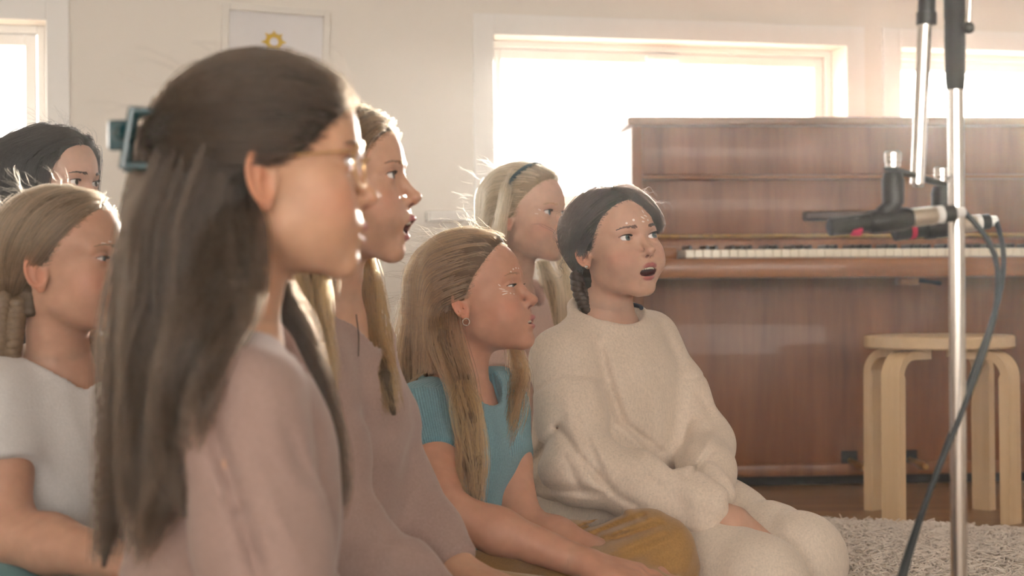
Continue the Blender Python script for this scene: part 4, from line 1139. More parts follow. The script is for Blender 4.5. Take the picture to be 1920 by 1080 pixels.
        MB().tube([lc(.95), lc(1.03)], [.0075,.006], 16).build('strain_relief', wht, o, smooth=True)
        if full: MB().tube([lc(tape_t), lc(tape_t+.05)], .0111, 20).build('tape_band', red, o, smooth=True)
        else: MB().box(tuple(np.array(lc(.20))+np.array((0,-.004,-.0095))), (.013, .012, .0035), Matrix.Rotation(-.6, 3, 'X'), bev=.001).build('tape_mark', red, o)
        # clip: sleeve round the body, arm up to the swivel
        cs = MB(); cs.tube([lc(.30), lc(.34), lc(.56), lc(.6)], [.0125,.0138,.0138,.0125], 20)
        e = tuple(np.array(swivel)-c); mid = np.array(lc(.42))*.55+np.array(e)*.45+np.array((.004,0,-.010))
        cs.tube([lc(.34), tuple(mid), tuple(np.array(e)+np.array((0,0,-.035)))], [.010,.0105,.0125], 14)
        cs.build('clip', bk, o, smooth=True); MB().tube([tuple(np.array(e)+np.array((0,0,-.040))), tuple(np.array(e)+np.array((0,0,-.012))), tuple(np.array(e)+np.array((0,0,-.003)))], [.0125,.0132,.0105], 18).build('swivel', bk, o, smooth=True)
        return o
    m1a, m1b = Wp(1555, 426, 2.02), Wp(1800, 398, 2.06); mic('pencil_microphone', 'black pencil microphone nearer the camera, pointing to the singers, pink mark underneath', m1a, m1b, s0, .18, False)
    m2a, m2b = Wp(1677, 436, 2.20), Wp(1862, 414, 2.24); mic('pencil_microphone', 'black pencil microphone with bright pink band behind the chrome pole', m2a, m2b, s1, .14, True)
    # cables
    cb = plain('black_cable', (.025,.032,.036), .5)
    e1 = m1b+(m1b-m1a)*.03; e2 = m2b+(m2b-m2a)*.03
    p1 = [e1, Wp(1835, 397, 2.06), Wp(1870, 412, 2.06), Wp(1888, 450, 2.06), Wp(1893, 520, 2.06), Wp(1872, 590, 2.06), Wp(1838, 690, 2.06), Wp(1812, 760, 2.055), Wp(1770, 850, 2.05), Wp(1738, 930, 2.05), Wp(1705, 1020, 2.06), Wp(1680, 1090, 2.08), Wp(1655, 1200, 2.10), Wp(1640, 1320, 2.14), np.array((.46, 2.22, .040)), np.array((.60, 2.40, .037)), np.array((1.0, 2.6, .037)), np.array((1.7, 2.7, .02))]
    p2 = [e2, Wp(1878, 414, 2.22), Wp(1893, 440, 2.2), Wp(1897, 500, 2.18), Wp(1880, 570, 2.17), Wp(1842, 650, 2.17), Wp(1815, 705, 2.17), Wp(1800, 780, 2.17), Wp(1764, 860, 2.16), Wp(1735, 935, 2.12), Wp(1712, 1015, 2.12), Wp(1690, 1090, 2.12), Wp(1668, 1200, 2.14), Wp(1660, 1310, 2.18), np.array((.50, 2.27, .040)), np.array((.66, 2.46, .037)), np.array((1.05, 2.68, .037)), np.array((1.7, 2.8, .02))]
    for p, lb in ((p1, 'black microphone cable looping down from the nearer microphone across the pole'), (p2, 'black microphone cable from the pink banded microphone, running behind the pole')):
        o = MB().tube(smooth_path(p, 110), .0034, 10).build('microphone_cable', cb, None, smooth=True); tag(o, lb, 'cable', 'microphone cables')
rug(); piano(); stool(); mics()

# ------------------------------------------------------------------ faint scatter volume added to imitate lens bloom
def bloom_haze():
    m = bpy.data.materials.new('bloom_scatter'); m.use_nodes = True; nt = m.node_tree; nt.nodes.clear()
    o = nd(nt, 'ShaderNodeOutputMaterial'); v = nd(nt, 'ShaderNodeVolumeScatter'); v.inputs['Density'].default_value = .008; v.inputs['Anisotropy'].default_value = .72; v.inputs['Color'].default_value = (1, .98, .95, 1)
    nt.links.new(v.outputs[0], o.inputs['Volume'])
    h = MB().box((.2, .55, 1.33), (6.3, 9.7, 2.6)).build('bloom_haze', m); tag(h, 'thin scatter volume added to imitate lens bloom around the bright windows', 'bloom_haze', kind='stuff')
bloom_haze()

# ------------------------------------------------------------------ the singing children
def kneel_legs(fr, hipw=.085, thigh=.36, shin=.34, splay=8, kz=.085, hz=None, size=1.0):
    """sitting back on the heels: thighs forward, shins folded under"""
    L = []
    for s_ in (1, -1):
        h = fr.P+fr.r*hipw*s_*size; f = np.array([fr.f[0], fr.f[1], 0]); f /= np.linalg.norm(f); r = np.array([f[1], -f[0], 0])
        a = math.radians(splay)*s_; d = f*math.cos(a)+r*math.sin(a)
        k = h+d*thigh*size; k[2] = kz; an = k-d*shin*size+r*s_*.02; an[2] = .062; to = an-d*.12*size; to[2] = .045
        L.append((h, k, an, to))
    return L
def person_E():
    h = Head(1154, 478, 3.14, 55, pitch=12, roll=-5, size=1.0, lower=1.2, mouth=.85, eye=.82, skin=(.60,.365,.265), lip=(.44,.15,.14))
    N = Wp(1146, 590, 3.17); P = Wp(1148, 925, 3.22); fr = Frame(P, N, 45)
    rs = fr.at(.118, -.012, .80); ls = fr.at(-.118, -.012, .80)
    re, le = Wp(1085, 875, 2.99), Wp(1318, 835, 3.18); rw, lw = Wp(1372, 975, 2.90), Wp(1325, 945, 2.98)
    arms = [(rs, re, rw, Wp(1452, 1050, 2.87)-rw, (-.2,.5,-.8), -1, .25), (ls, le, lw, Wp(1405, 1020, 2.93)-lw, (.1,-.3,-1), 1, .3)]
    hipr = P+fr.r*.075; hipl = P-fr.r*.075
    kr = Wp(1420, 1100, 2.84); kl = Wp(1495, 1052, 3.02)
    legs = []
    for hp_, k in ((hipr, kr), (hipl, kl)):
        hp_ = hp_.copy(); hp_[2] = .17; d = unit(k-hp_); d[2] = 0; d = unit(d); k = k.copy()
        an = k-d*.33; an[2] = .07; to = an-d*.12; to[2] = .045; legs.append((hp_, k, an, to))
    p = Person('person in a cream sweatshirt and trousers kneeling beside the piano, hands in lap', fr, h, arms, legs, skin=(.60,.365,.265))
    p.body()
    hm, hg = hair_mats('hair_dark_brown', (.010,.008,.008), (.035,.022,.017)); face_bits(h, p.root, hm, brow_w=1.1, iris=(.07,.12,.13), look=(-6, 0))
    paint_dots(h, p.root, [(2.9,4.0,.22,.20,0), (1.6,4.35,.26,.24,0), (3.9,3.3,.12,.12,0), (-.4,4.6,.5,.14,.5), (-1.2,4.9,.45,.12,.4), (-.3,3.9,.3,.16,.2), (-.9,5.7,.4,.1,1.2), (-1.6,4.1,.25,.2,0)])
    cream = fabric('cream_fleece', (.74,.62,.51), .10, fleck=(.50,.42,.35)); 
    secs = [(-.12,0,.150,.125), (0,.0,.160,.132), (.18,.0,.165,.135), (.4,.0,.155,.122), (.65,.0,.142,.112), (.80,0,.122,.095), (.93,-.005,.078,.064), (1.03,-.012,.055,.05)]
    def folds(Pt):
        d = wrinkle(Pt, (30., -20., 62.), .003, 1.0, 1.3)+wrinkle(Pt, (-75., 10., 50.), .0025, 2.3, 1.5)
        d = d+crease(Pt, [(1122,640,1145,730,9,.013), (1145,730,1165,790,9,.015), (1165,790,1235,845,8,.014), (1235,845,1275,900,8,.008), (1002,735,1055,703,3.5,.0035), (1055,703,1135,706,3.5,.0035), (1002,743,1055,711,3,-.002), (1055,711,1135,714,3,-.002),
            (1288,712,1326,704,3.5,.0035), (1195,640,1245,800,16,-.005), (1150,690,1200,800,14,-.004), (1060,750,1085,850,10,-.005), (1085,790,1125,880,9,.006), (1160,800,1215,850,9,-.007), (1110,820,1150,900,9,-.005), (1040,805,1000,865,8,.009), (1045,800,1092,862,8,.012), (1092,862,1150,925,8,.012), (1150,925,1205,955,8,.008), (1085,690,1100,620,12,-.004),
            (990,830,1010,885,9,-.006), (1310,740,1345,800,9,.006), (1290,790,1275,870,9,.008), (1345,805,1305,870,8,-.006), (1330,850,1300,890,7,.007), (1220,700,1230,820,12,.004), (1085,900,1180,940,10,-.005), (1060,860,1090,920,9,.006), (1130,925,1000,915,7,.006), (1190,880,1260,930,10,.004), (1120,600,1085,640,10,.004), (1240,610,1270,680,12,.004)], 1/1050.)
        return d.astype(np.float32)
    seamr = fr.at(.185, -.005, .70)
    def extra(Pt, d):
        # bunched cloth above the cuff and gathers at the elbows, hem roll at the waist
        def ridge(d, pts, r, k=.02): return smin(d, chain(Pt, pts, [r]*len(pts)), k)
        def groove(d, pts, r, k=.018): return smax(d, -chain(Pt, pts, [r]*len(pts)), k)
        d = ridge(d, [Wp(1270, 905, 2.93), Wp(1300, 940, 2.90), Wp(1310, 975, 2.89)], .020)
        d = ridge(d, [Wp(1300, 895, 2.93), Wp(1340, 925, 2.90), Wp(1345, 960, 2.89)], .018)
        d = ridge(d, [Wp(1325, 880, 3.0), Wp(1355, 905, 2.97), Wp(1362, 930, 2.96)], .016)
        d = groove(d, [Wp(1275, 950, 2.865), Wp(1283, 975, 2.865)], .010)
        d = groove(d, [Wp(1060, 800, 3.005), Wp(1130, 880, 2.955)], .006)
        d = groove(d, [Wp(1130, 660, 3.03), Wp(1160, 780, 3.0), Wp(1270, 885, 2.95)], .007, .02)
        d = ridge(d, [Wp(1005, 905, 3.15), Wp(1060, 920, 3.06), Wp(1130, 930, 3.02)], .018, .025)
        return d
    shirt(p, 'sweatshirt', cream, secs, [(0, 1.93, [.056,.058,.060,.054,.038]), (1, 1.93, [.054,.054,.053,.050,.038])], (.070,.061,-.002,.35,.0105), .035, h=.0040, folds=folds, extra=extra, k=.016, hem_round=.03)
    def tf(Pt): return wrinkle(Pt, (60., -40., 25.), .004, 3.1, 1.2).astype(np.float32)
    trousers(p, 'trousers', fabric('cream_jersey', (.75,.64,.535), .10, fleck=(.55,.47,.40)), (.088,.074,.055), (.126,.105), .16, folds=tf, h=.005)
    # hair: swept back over the ears into a low plait, long fringe to the far side
    line = [(-9,-3.2), (-4,-2.9), (-1.5,-2.4), (.3,-1.0), (1.2,1.6), (2.6,2.9), (4.2,4.2), (6.0,5.4), (7.2,6.5), (8.2,7.4), (9.0,9.0), (12,12)]
    comb = lambda Q: .10*np.sin(Q[:, 2]*5+Q[:, 1]*1.5)*sm(-Q[:, 1], -5, 0)
    cap, V, g = hair_cap(h, p.root, hg, .62, line, -6.0, comb=comb)
    gp = np.array((1.2,-8.6,-3.5)); R = sample_roots(h, V, g, 420, 1)
    def dirf(Q, i, prev):
        d = gp-Q; d[:, 0] += 0; up = np.where((Q[:, 2] > 5) & (Q[:, 1] > 0), 1.0, 0.0)
        side = np.sign(Q[:, 0]-.6); d = d/np.linalg.norm(d, axis=1, keepdims=True); d[:, 0] += side*up*.8; return d
    G = grow(h, R, dirf, 16, 1.0, .72, stiff=.4); strands(h, G, cap, hm, 11, .28, .00042, seed=2, wave=.07)
    # fringe falling over the far temple
    rng = np.random.default_rng(4); n = 70
    R2 = np.stack([rng.uniform(-2.6, 1.0, n), rng.uniform(5.6, 6.9, n), rng.uniform(8.6, 9.8, n)], 1)
    Tf = np.array((-6.3,4.2,2.6), np.float32)
    def df(Q, i, prev):
        return Tf-Q
    def df_old(Q, i, prev): 
        t = i/10.; return np.stack([np.full(len(Q), -1.0+.8*t), np.full(len(Q), .35-.7*t), np.full(len(Q), -.35-1.6*t)], 1)
    fo = onface_v(h, [-.6,-1.8,-2.9,-3.9,-4.6,-5.1], [8.6,7.3,5.9,4.4,3.0,2.0]); fo[:, 1] += .45; fq = [(1.4,4.6,10.6), (.6,6.4,9.9)]+[tuple(q) for q in fo]; lock(cap, [h.wld(np.array([q]))[0] for q in fq], [.010,.013,.015,.015,.014,.013,.010,.005], hm, 60, 13, .35, name='fringe', seed=5, wave=.002, spread=.002)
    # a few loose wisps round the ear and above
    R3 = sample_roots(h, V, g, 60, 9); 
    fl = grow(h, R3, lambda Q, i, prev: dirf(Q, i, prev)+rng.normal(0, .9, Q.shape)+np.array((0,0,.3)), 9, .9, 1.0, stiff=.6); strands(h, fl, cap, hm, 2, .3, .00022, 'loose_wisps', 8, .4)
    bp = [h.wld(np.array([q]))[0] for q in ((3.4,-6.2,-2.0), (4.0,-6.4,-5.5), (4.1,-5.6,-8.5), (3.9,-5.0,-11.0))]
    braid(p.root, bp, .014, .009, plain('plait_dark_brown', (.06,.038,.028), .5, var=.3, scale=200, bump=.3), turns=3)
    e0 = h.wld(np.array([(7.05,.1,-1.95)]))[0]; Vs, Fs = uvsphere(12, 8); mesh_np('earring', Vs*.0035+e0, Fs, MAT['chrome'], p.root)
    un = MB(); un.tube([tuple(fr.at(.052*math.cos(a), .006+.048*math.sin(a), 1.0)+np.array((0,0,.012))) for a in np.linspace(2.3, 3.7, 10)], .004, 8); un.build('undershirt_collar', plain('navy_cotton', (.03,.04,.06), .8), p.root, smooth=True, local=False)
    baby_hair(h, g, cap, hm, 300, 169)
    return p

def pxm(px, d): return px/FPX*d
def down_hair(h, p, hm, hg, V, g, cap, n=420, thick=.7, steps=15, body=None, part=0.0, seed=1, kids=11, fwd=0.0, back=.55, lens=None):
    """loose hair combed from a centre part down over the sides"""
    gv = gravity(h); R = sample_roots(h, V, g, n, seed)
    def dirf(Q, i, prev):
        s_ = np.where(Q[:, 0] > part, 1.0, -1.0); top = sm(Q[:, 2], 4.0, 9.0)
        low = sm(Q[:, 2], -1.0, 4.0)*sm(Q[:, 1], -7.0, -1.0)
        d = np.stack([s_*top*1.2, -back*(.45*low+top*sm(Q[:, 1], -6.0, 0.0)*1.3)+fwd, np.zeros(len(Q))], 1)+gv[None]*(1.15-.6*top)[:, None]
        return d
    G = grow(h, R, dirf, steps, 1.0, thick+.1, body=body, stiff=.4); strands(h, G, cap, hm, kids, .28, .00042, seed=seed+1, wave=.08)
def swept_hair(h, p, hm, V, g, cap, gp, n=420, steps=14, lift=.72, seed=1, kids=11, above=-99, drop=True, rad=.00042, name='hair_strands'):
    gp = np.asarray(gp, np.float32); gv = gravity(h); R = sample_roots(h, V, g, n, seed, cond=lambda Q: Q[:, 2] > above)
    def dirf(Q, i, prev):
        d = gp-Q; L = np.linalg.norm(d, axis=1, keepdims=True); d = d/(L+1e-6)
        return np.where(L < 2.2, gv[None]*1.0+d*.3, d) if drop else d
    G = grow(h, R, dirf, steps, 1.0, lift, stiff=.35); return strands(h, G, cap, hm, kids, .28, rad, name, seed+1, .07)
def flow_hair(h, hm, V, g, cap, n, steps, lift, body, seed, kids=11):
    """combed back from the forehead, over and behind the ears, then falling"""
    gv = gravity(h); R = sample_roots(h, V, g, n, seed)
    def dirf(Q, i, prev):
        b = sm(Q[:, 1], -7.0, 2.0)*sm(Q[:, 2], -2.5, 2.0); fr_ = sm(Q[:, 1], -4.2, -1.6)
        return np.array((0,-1.0,.0), np.float32)*(b*1.1+fr_*.7)[:, None]+gv[None]*(1.05-.45*b-.5*fr_)[:, None]+np.stack([np.sign(Q[:, 0])*.15*b, 0*b, 0*b], 1)
    G = grow(h, R, dirf, steps, 1.0, lift, body=body, stiff=.4); return strands(h, G, cap, hm, kids, .28, .00042, seed=seed+1, wave=.09)
def wisps(h, p, hm, V, g, cap, n=60, seed=9, L=8, rad=.00014, up=.2, rough=.9, cond=None):
    rng = np.random.default_rng(seed); R = sample_roots(h, V, g, n, seed, cond=cond)
    c = np.array((0,-1.2,0), np.float32)
    G = grow(h, R, lambda Q, i, prev: c+(Q-np.array((0,0,3.0), np.float32))*.055+rng.normal(0, rough, Q.shape)+np.array((0,0,up)), L, .9, 1.0, stiff=.6)
    return strands(h, G, cap, hm, 2, .3, rad, 'loose_wisps', seed+1, .4)

def person_D():
    sk = (.55,.29,.20)
    h = Head(890, 575, 2.85, 14, pitch=15, size=1.0, mouth=.22, eye=.32, skin=sk, lip=(.48,.19,.18), nose=1.0, cheek=.12)
    N = Wp(872, 716, 2.86); P = Wp(850, 1080, 2.90); fr = Frame(P, N, 29)
    rs = fr.at(.112, -.01, .86); ls = fr.at(-.112, -.01, .86)
    re, le = Wp(832, 958, 2.61), Wp(978, 985, 2.84); rw, lw = Wp(1100, 1058, 2.58), Wp(1150, 1052, 2.74)
    arms = [(rs, re, rw, Wp(1210, 1086, 2.56)-rw, (.05,.2,-1), -1, .28), (ls, le, lw, Wp(1235, 1085, 2.68)-lw, (.05,-.1,-1), 1, .28)]
    hl = P-fr.r*.08; hr = P+fr.r*.08; kl = Wp(1210, 1056, 2.80); kr = np.array((P[0]+.19, P[1]-.24, .075))
    legs = [(hr, kr, np.array((P[0]+.34, P[1]-.22, .07)), np.array((P[0]+.42, P[1]-.16, .06))), (hl, kl, np.array((P[0]+.20, P[1]-.20, .075)), np.array((P[0]+.10, P[1]-.24, .06)))]
    p = Person('person in a ribbed blue T-shirt and mustard trousers sitting cross-legged, hands in lap', fr, h, arms, legs, .97, arm_r=(.042,.034,.024)); p.skin = sk
    p.body()
    hm, hg = hair_mats('hair_strawberry_blonde', (.11,.055,.026), (.27,.155,.075)); bm2, _ = hair_mats('brow_blonde', (.25,.14,.08), (.35,.2,.12))
    face_bits(h, p.root, bm2, .32, iris=(.10,.13,.15), look=(-3, -14))
    paint_dots(h, p.root, [(3.2,3.6,.15,.14,0), (2.5,3.95,.17,.16,0), (1.7,4.05,.17,.15,0), (.9,3.95,.15,.14,0), (4.8,.75,.55,.09,.25), (5.1,.35,.6,.09,-.1), (4.9,1.2,.5,.08,.55), (4.1,.25,.16,.14,0), (3.2,.05,.17,.13,0), (5.0,1.9,.35,.07,.7)])
    blue = fabric('ribbed_blue_cotton', (.185,.36,.43), .14, rib=.22, ribscale=1500.0, bump=.5)
    secs = [(-.1,0,.120,.098), (.1,0,.112,.090), (.35,0,.106,.084), (.62,.004,.117,.092), (.82,0,.112,.082), (.94,-.005,.070,.058), (1.03,-.01,.05,.045)]
    def folds(Pt): return (wrinkle(Pt, (25., -15., 70.), .0035, 5.0, 1.2)+wrinkle(Pt, (-70., 20., 50.), .003, 6.1, 1.2)).astype(np.float32)
    _, sf = shirt(p, 'shirt', blue, secs, [(0, .50, [.052,.050]), (1, .50, [.052,.049])], (.072,.066,-.012,.42,.006), .02, h=.0038, folds=folds, rib=True, k=.03)
    mu = fabric('mustard_cotton', (.40,.228,.085), .14)
    def tf(Pt):
        c = Wp(1180, 1000, 2.72)
        return (wrinkle(Pt, (70., 30., -75.), .002, 7.0, .9)+crease(Pt, [(1065,1002,1165,964,7,.012), (1095,1008,1205,970,7,.014), (1125,1020,1235,984,7,.013), (1050,1035,1140,1005,7,.010), (1160,1052,1265,1012,12,.008), (1080,988,1180,955,6,-.006), (1130,1000,1220,972,6,-.006), (1150,1035,1250,997,8,-.006)], 1/1150.)).astype(np.float32)
    trousers(p, 'trousers', mu, (.068,.074,.05), (.128,.10), .06, folds=tf, h=.0036)
    line = [(-9,-3.4), (-4,-3.0), (-1.5,-2.8), (.3,-1.6), (1.2,.7), (2.6,1.7), (4.2,3.0), (6.0,4.9), (7.6,6.4), (8.6,7.2), (9.4,9.0), (12,12)]
    comb = lambda Q: .12*np.sin(Q[:, 2]*4+Q[:, 1]*1.2)*sm(-Q[:, 1], -5, 0)
    d = 2.78
    b1 = [Wp(845,470,2.90), Wp(806,560,2.85), Wp(790,640,2.83), Wp(782,705,2.85), Wp(770,800,2.93), Wp(770,900,2.95)]; w1 = [pxm(x, d) for x in (38,52,52,48,40,20)]
    b2 = [Wp(825,520,2.86), Wp(838,640,2.755), Wp(868,720,2.70), Wp(878,790,2.665), Wp(886,870,2.645), Wp(893,950,2.64)]; w2 = [pxm(x, d) for x in (22,32,28,25,30,18)]
    cap, V, g = hair_cap(h, p.root, hg, .75, line, -7.0, comb=comb, mass=[(b1, w1, .55), (b2, w2, .55)])
    flow_hair(h, hm, V, g, cap, 480, 14, .85, sf, 5)
    lock(cap, b1, w1, hm, 70, 12, .5, seed=11)
    lock(cap, b2, w2, hm, 60, 12, .35, seed=12)
    gm_, _ = hair_mats('hair_golden_ends', (.17,.092,.036), (.38,.235,.10)); lock(cap, b2[2:], w2[2:], gm_, 34, 12, .42, seed=15)
    b4 = [Wp(960,640,2.95), Wp(975,700,2.93), Wp(965,770,2.86), Wp(950,840,2.82)]; lock(cap, b4, [pxm(x, d) for x in (14,18,16,8)], hm, 20, 8, .35, seed=14)
    wisps(h, p, hm, V, g, cap, 90, 19)
    e0 = h.wld(np.array([(7.0,-.05,-2.2)]))[0]
    hoop = MB(); hoop.tube([tuple(e0+np.array((.0055*math.sin(a), -.001, .0055*math.cos(a)-.004))) for a in np.linspace(0, 6.28, 20)], .0011, 8, cap=False); hoop.build('earring', MAT['chrome'], p.root, smooth=True, local=False)
    baby_hair(h, g, cap, hm, 300, 168)
    return p

def pink_top(p, mat, secs, rr, rl, neck, folds, h=.005, lr=1.95, ll=1.95, hem=-.08):
    return shirt(p, 'knit_top', mat, secs, [(0, lr, rr), (1, ll, rl)], neck, hem, h=h, folds=folds, k=.035)

def person_C():
    sk = (.58,.335,.225)
    h = Head(643, 372, 2.39, 8, pitch=9, size=1.03, mouth=.85, eye=.75, skin=sk, lip=(.45,.15,.16))
    N = Wp(632, 585, 2.42); P = Wp(610, 1120, 2.46); fr = Frame(P, N, 10)
    rs = fr.at(.122, -.01, .84); ls = fr.at(-.122, -.01, .84)
    re, le = Wp(648, 1020, 2.22), Wp(752, 935, 2.50); rw, lw = Wp(840, 1140, 2.20), Wp(862, 1070, 2.40)
    arms = [(rs, re, rw, Wp(930, 1160, 2.20)-rw, (0,.2,-1), -1, .3), (ls, le, lw, Wp(930, 1095, 2.36)-lw, (0,-.2,-1), 1, .3)]
    fr2 = fr; P2 = P.copy(); legs = kneel_legs(fr, size=1.03, thigh=.29, splay=2, kz=.08)
    p = Person('person in a dusty pink knit top singing in profile just beyond the one with glasses', fr, h, arms, legs, 1.03); p.skin = sk
    p.body()
    hm, hg = hair_mats('hair_light_brown', (.055,.033,.018), (.17,.10,.046)); face_bits(h, p.root, hm, .6, iris=(.11,.11,.10), look=(0, 4))
    knit = fabric('dusty_pink_knit', (.38,.265,.235), .10, bump=.35)
    secs = [(-.2,0,.145,.118), (0,0,.145,.118), (.25,0,.128,.105), (.55,.004,.130,.108), (.80,0,.122,.092), (.93,-.005,.080,.066), (1.03,-.01,.056,.05)]
    def folds(Pt): return (wrinkle(Pt, (20., -15., 55.), .004, 9.0, 1.2)+wrinkle(Pt, (-80., 20., 30.), .003, 10.1, 1.0)).astype(np.float32)
    _, sf = pink_top(p, knit, secs, [.056,.056,.054,.046,.034], [.055,.054,.050,.042,.032], (.078,.075,-.02,.5,.005), folds)
    trousers(p, 'trousers', fabric('tan_cotton', (.42,.29,.14)), (.062,.055,.042), (.13,.10), .05, h=.008)
    line = [(-9,-3.4), (-4,-2.4), (-1.5,-1.6), (.3,.4), (1.2,1.6), (2.6,2.6), (4.2,4.2), (5.4,5.6), (6.4,6.8), (7.2,7.6), (8.2,9.0), (12,12)]
    c1 = [Wp(575,430,2.27), Wp(585,520,2.25), Wp(600,620,2.235), Wp(618,735,2.22)]; w1 = [pxm(x, 2.25) for x in (34,32,28,14)]
    c2 = [Wp(682,470,2.48), Wp(692,560,2.46), Wp(705,650,2.42), Wp(722,710,2.36), Wp(738,775,2.335)]; w2 = [pxm(x, 2.4) for x in (16,24,24,22,12)]
    cap, V, g = hair_cap(h, p.root, hg, .85, line, -7.0, part=0, mass=[(c1, w1, .55), (c2, w2, .55)])
    down_hair(h, p, hm, hg, V, g, cap, 420, .85, 17, sf, 0.0, 21, back=.5)
    gm_, _ = hair_mats('hair_golden_lengths', (.13,.072,.028), (.33,.20,.085)); lock(cap, c1, w1, gm_, 60, 11, .4, seed=31)
    lock(cap, c2, w2, gm_, 50, 11, .4, seed=32)
    wisps(h, p, hm, V, g, cap, 60, 33, up=.4)
    nk = MB(); nk.tube(smooth_path([Wp(668,590,2.36), Wp(673,630,2.335), Wp(672,668,2.325)], 16), .0009, 6); nk.build('necklace', plain('dark_cord', (.06,.04,.03), .6), p.root, smooth=True, local=False)
    baby_hair(h, g, cap, hm, 300, 167)
    return p

def person_A():
    sk = (.58,.335,.215)
    h = Head(500, 347, 1.75, -8, pitch=3, size=1.06, lower=1.04, ear=1.08, mouth=.15, eye=.8, skin=sk, lip=(.46,.19,.18))
    N = Wp(455, 622, 1.79); P = Wp(415, 1290, 1.83); fr = Frame(P, N, -8)
    rs = fr.at(.128, -.0, .855); ls = fr.at(-.128, -.0, .855)
    re, le = Wp(535, 1260, 1.60), Wp(560, 1180, 1.98); rw, lw = Wp(880, 1310, 1.60), Wp(840, 1225, 1.88)
    arms = [(rs, re, rw, np.array((.08,0,-.03)), (0,.2,-1), -1, .3), (ls, le, lw, np.array((.08,-.02,-.03)), (0,-.2,-1), 1, .3)]
    p = Person('person nearest the camera in a pink top, wearing gold glasses and a teal claw clip', fr, h, arms, kneel_legs(fr, size=1.12), 1.08); p.skin = sk
    p.body()
    hm, hg = hair_mats('hair_dark_chestnut', (.013,.0085,.0055), (.046,.029,.018)); face_bits(h, p.root, hm, .7, iris=(.10,.12,.12))
    knit = fabric('soft_pink_knit', (.36,.25,.22), .10, bump=.35)
    secs = [(-.25,0,.150,.122), (0,0,.150,.122), (.25,0,.132,.110), (.55,.004,.135,.112), (.80,0,.128,.096), (.92,-.005,.086,.070), (1.03,-.01,.058,.05)]
    def folds(Pt): return (wrinkle(Pt, (45., -10., 40.), .003, 12.0, 1.1)+wrinkle(Pt, (60., 20., -30.), .002, 13.1, 1.0)+crease(Pt, [(395,790,450,960,16,.016), (450,960,490,1090,16,.016), (540,800,575,900,14,.006), (570,730,600,850,12,.004), (450,640,480,620,8,.003), (480,880,560,1060,24,-.006), (470,640,540,660,10,.003)], 1/1900.)).astype(np.float32)
    _, sf = pink_top(p, knit, secs, [.060,.060,.056,.050,.036], [.058,.058,.054,.048,.036], (.082,.078,-.02,.5,.005), folds)
    trousers(p, 'trousers', fabric('charcoal_cotton', (.10,.10,.11)), (.095,.075,.052), (.155,.125), .0, h=.009)
    line = [(-9,-3.6), (-4,-3.2), (-1.5,-2.8), (.3,-1.4), (1.4,1.0), (2.2,3.2), (3.4,4.6), (4.6,5.8), (5.6,7.0), (6.6,8.2), (7.6,9.2), (12,12)]
    comb = lambda Q: .12*np.sin(Q[:, 2]*3.4+Q[:, 1]*1.4+1)*sm(-Q[:, 1], -5, 0)
    def bulge(Q, d): return smin(d, ell(Q, (0,-6.6,6.2), (5.2,4.8,4.2)), 1.5)
    LK = [([Wp(292,240,1.80), Wp(272,400,1.80), Wp(265,520,1.80), Wp(252,660,1.80), Wp(238,800,1.80), Wp(215,930,1.80), Wp(195,1060,1.80)], (34,44,50,52,46,34,16), 80, 51, True),
        ([Wp(400,280,1.76), Wp(365,450,1.70), Wp(335,570,1.69), Wp(305,700,1.695), Wp(285,820,1.71), Wp(270,930,1.72), Wp(265,1030,1.72)], (75,88,88,74,58,42,20), 120, 52, True),
        ([Wp(440,300,1.72), Wp(438,390,1.69), Wp(438,480,1.665), Wp(422,565,1.645), Wp(370,650,1.62), Wp(340,760,1.62), Wp(330,870,1.63), Wp(350,970,1.63)], (38,42,46,50,44,36,26,10), 90, 53, True),
        ([Wp(455,540,1.64), Wp(425,610,1.625), Wp(395,690,1.60), Wp(372,780,1.585), Wp(358,850,1.585)], (16,16,12,9,5), 18, 54, False),
        ([Wp(350,700,1.66), Wp(320,850,1.66), Wp(290,960,1.66), Wp(245,1060,1.67)], (30,24,18,8), 26, 55, False),
        ([Wp(520,540,1.88), Wp(560,640,1.90), Wp(595,740,1.88), Wp(622,850,1.86), Wp(625,920,1.85), Wp(612,985,1.84)], (18,22,22,24,24,10), 60, 56, True)]
    cap, V, g = hair_cap(h, p.root, hg, .5, line, -7.5, comb=comb, mass=[(q[0], [pxm(x, 1.75) for x in q[1]], .55) for q in LK if q[4]], extra=lambda Q, d: smin(d, ell(Q, (0,-6.2,5.4), (5.0,4.6,3.8)), 2.0))
    G0 = (0,-11.2,4.6)
    Rr = sample_roots(h, V, g, 380, 41, cond=lambda Q: Q[:, 2] > 1.0)
    gp = np.asarray(G0, np.float32); gv = gravity(h)
    def lft(Q): return 1.0
    def dA(Q, i, prev):
        d = gp-Q; L = np.linalg.norm(d, axis=1, keepdims=True); return np.where(L < 2.0, gv[None], d/(L+1e-6))
    G = grow(h, Rr, dA, 15, 1.15, .7, stiff=.3); strands(h, G, cap, hm, 13, .30, .0005, seed=42, wave=.08)
    R = sample_roots(h, V, g, 320, 45, cond=lambda Q: (Q[:, 2] < 3.5) & (Q[:, 1] < -3.2))
    G = grow(h, R, lambda Q, i, prev: gv[None]+np.array((0,-.35,0))*(1 if i < 6 else .05), 26, 1.2, .8, body=sf, stiff=.45); strands(h, G, cap, hm, 12, .35, .0005, seed=46, wave=.12)
    for pts, w, n, sd, core in LK: lock(cap, pts, [pxm(x, 1.75) for x in w], hm, n, 12, .5, .0005, seed=sd, ends=.16, wave=.006)
    # claw clip
    tm = plain('teal_acetate', (.012,.058,.070), .18, var=.3, scale=40, coat=.6); cl = empty_child('hair_clip', p.root)
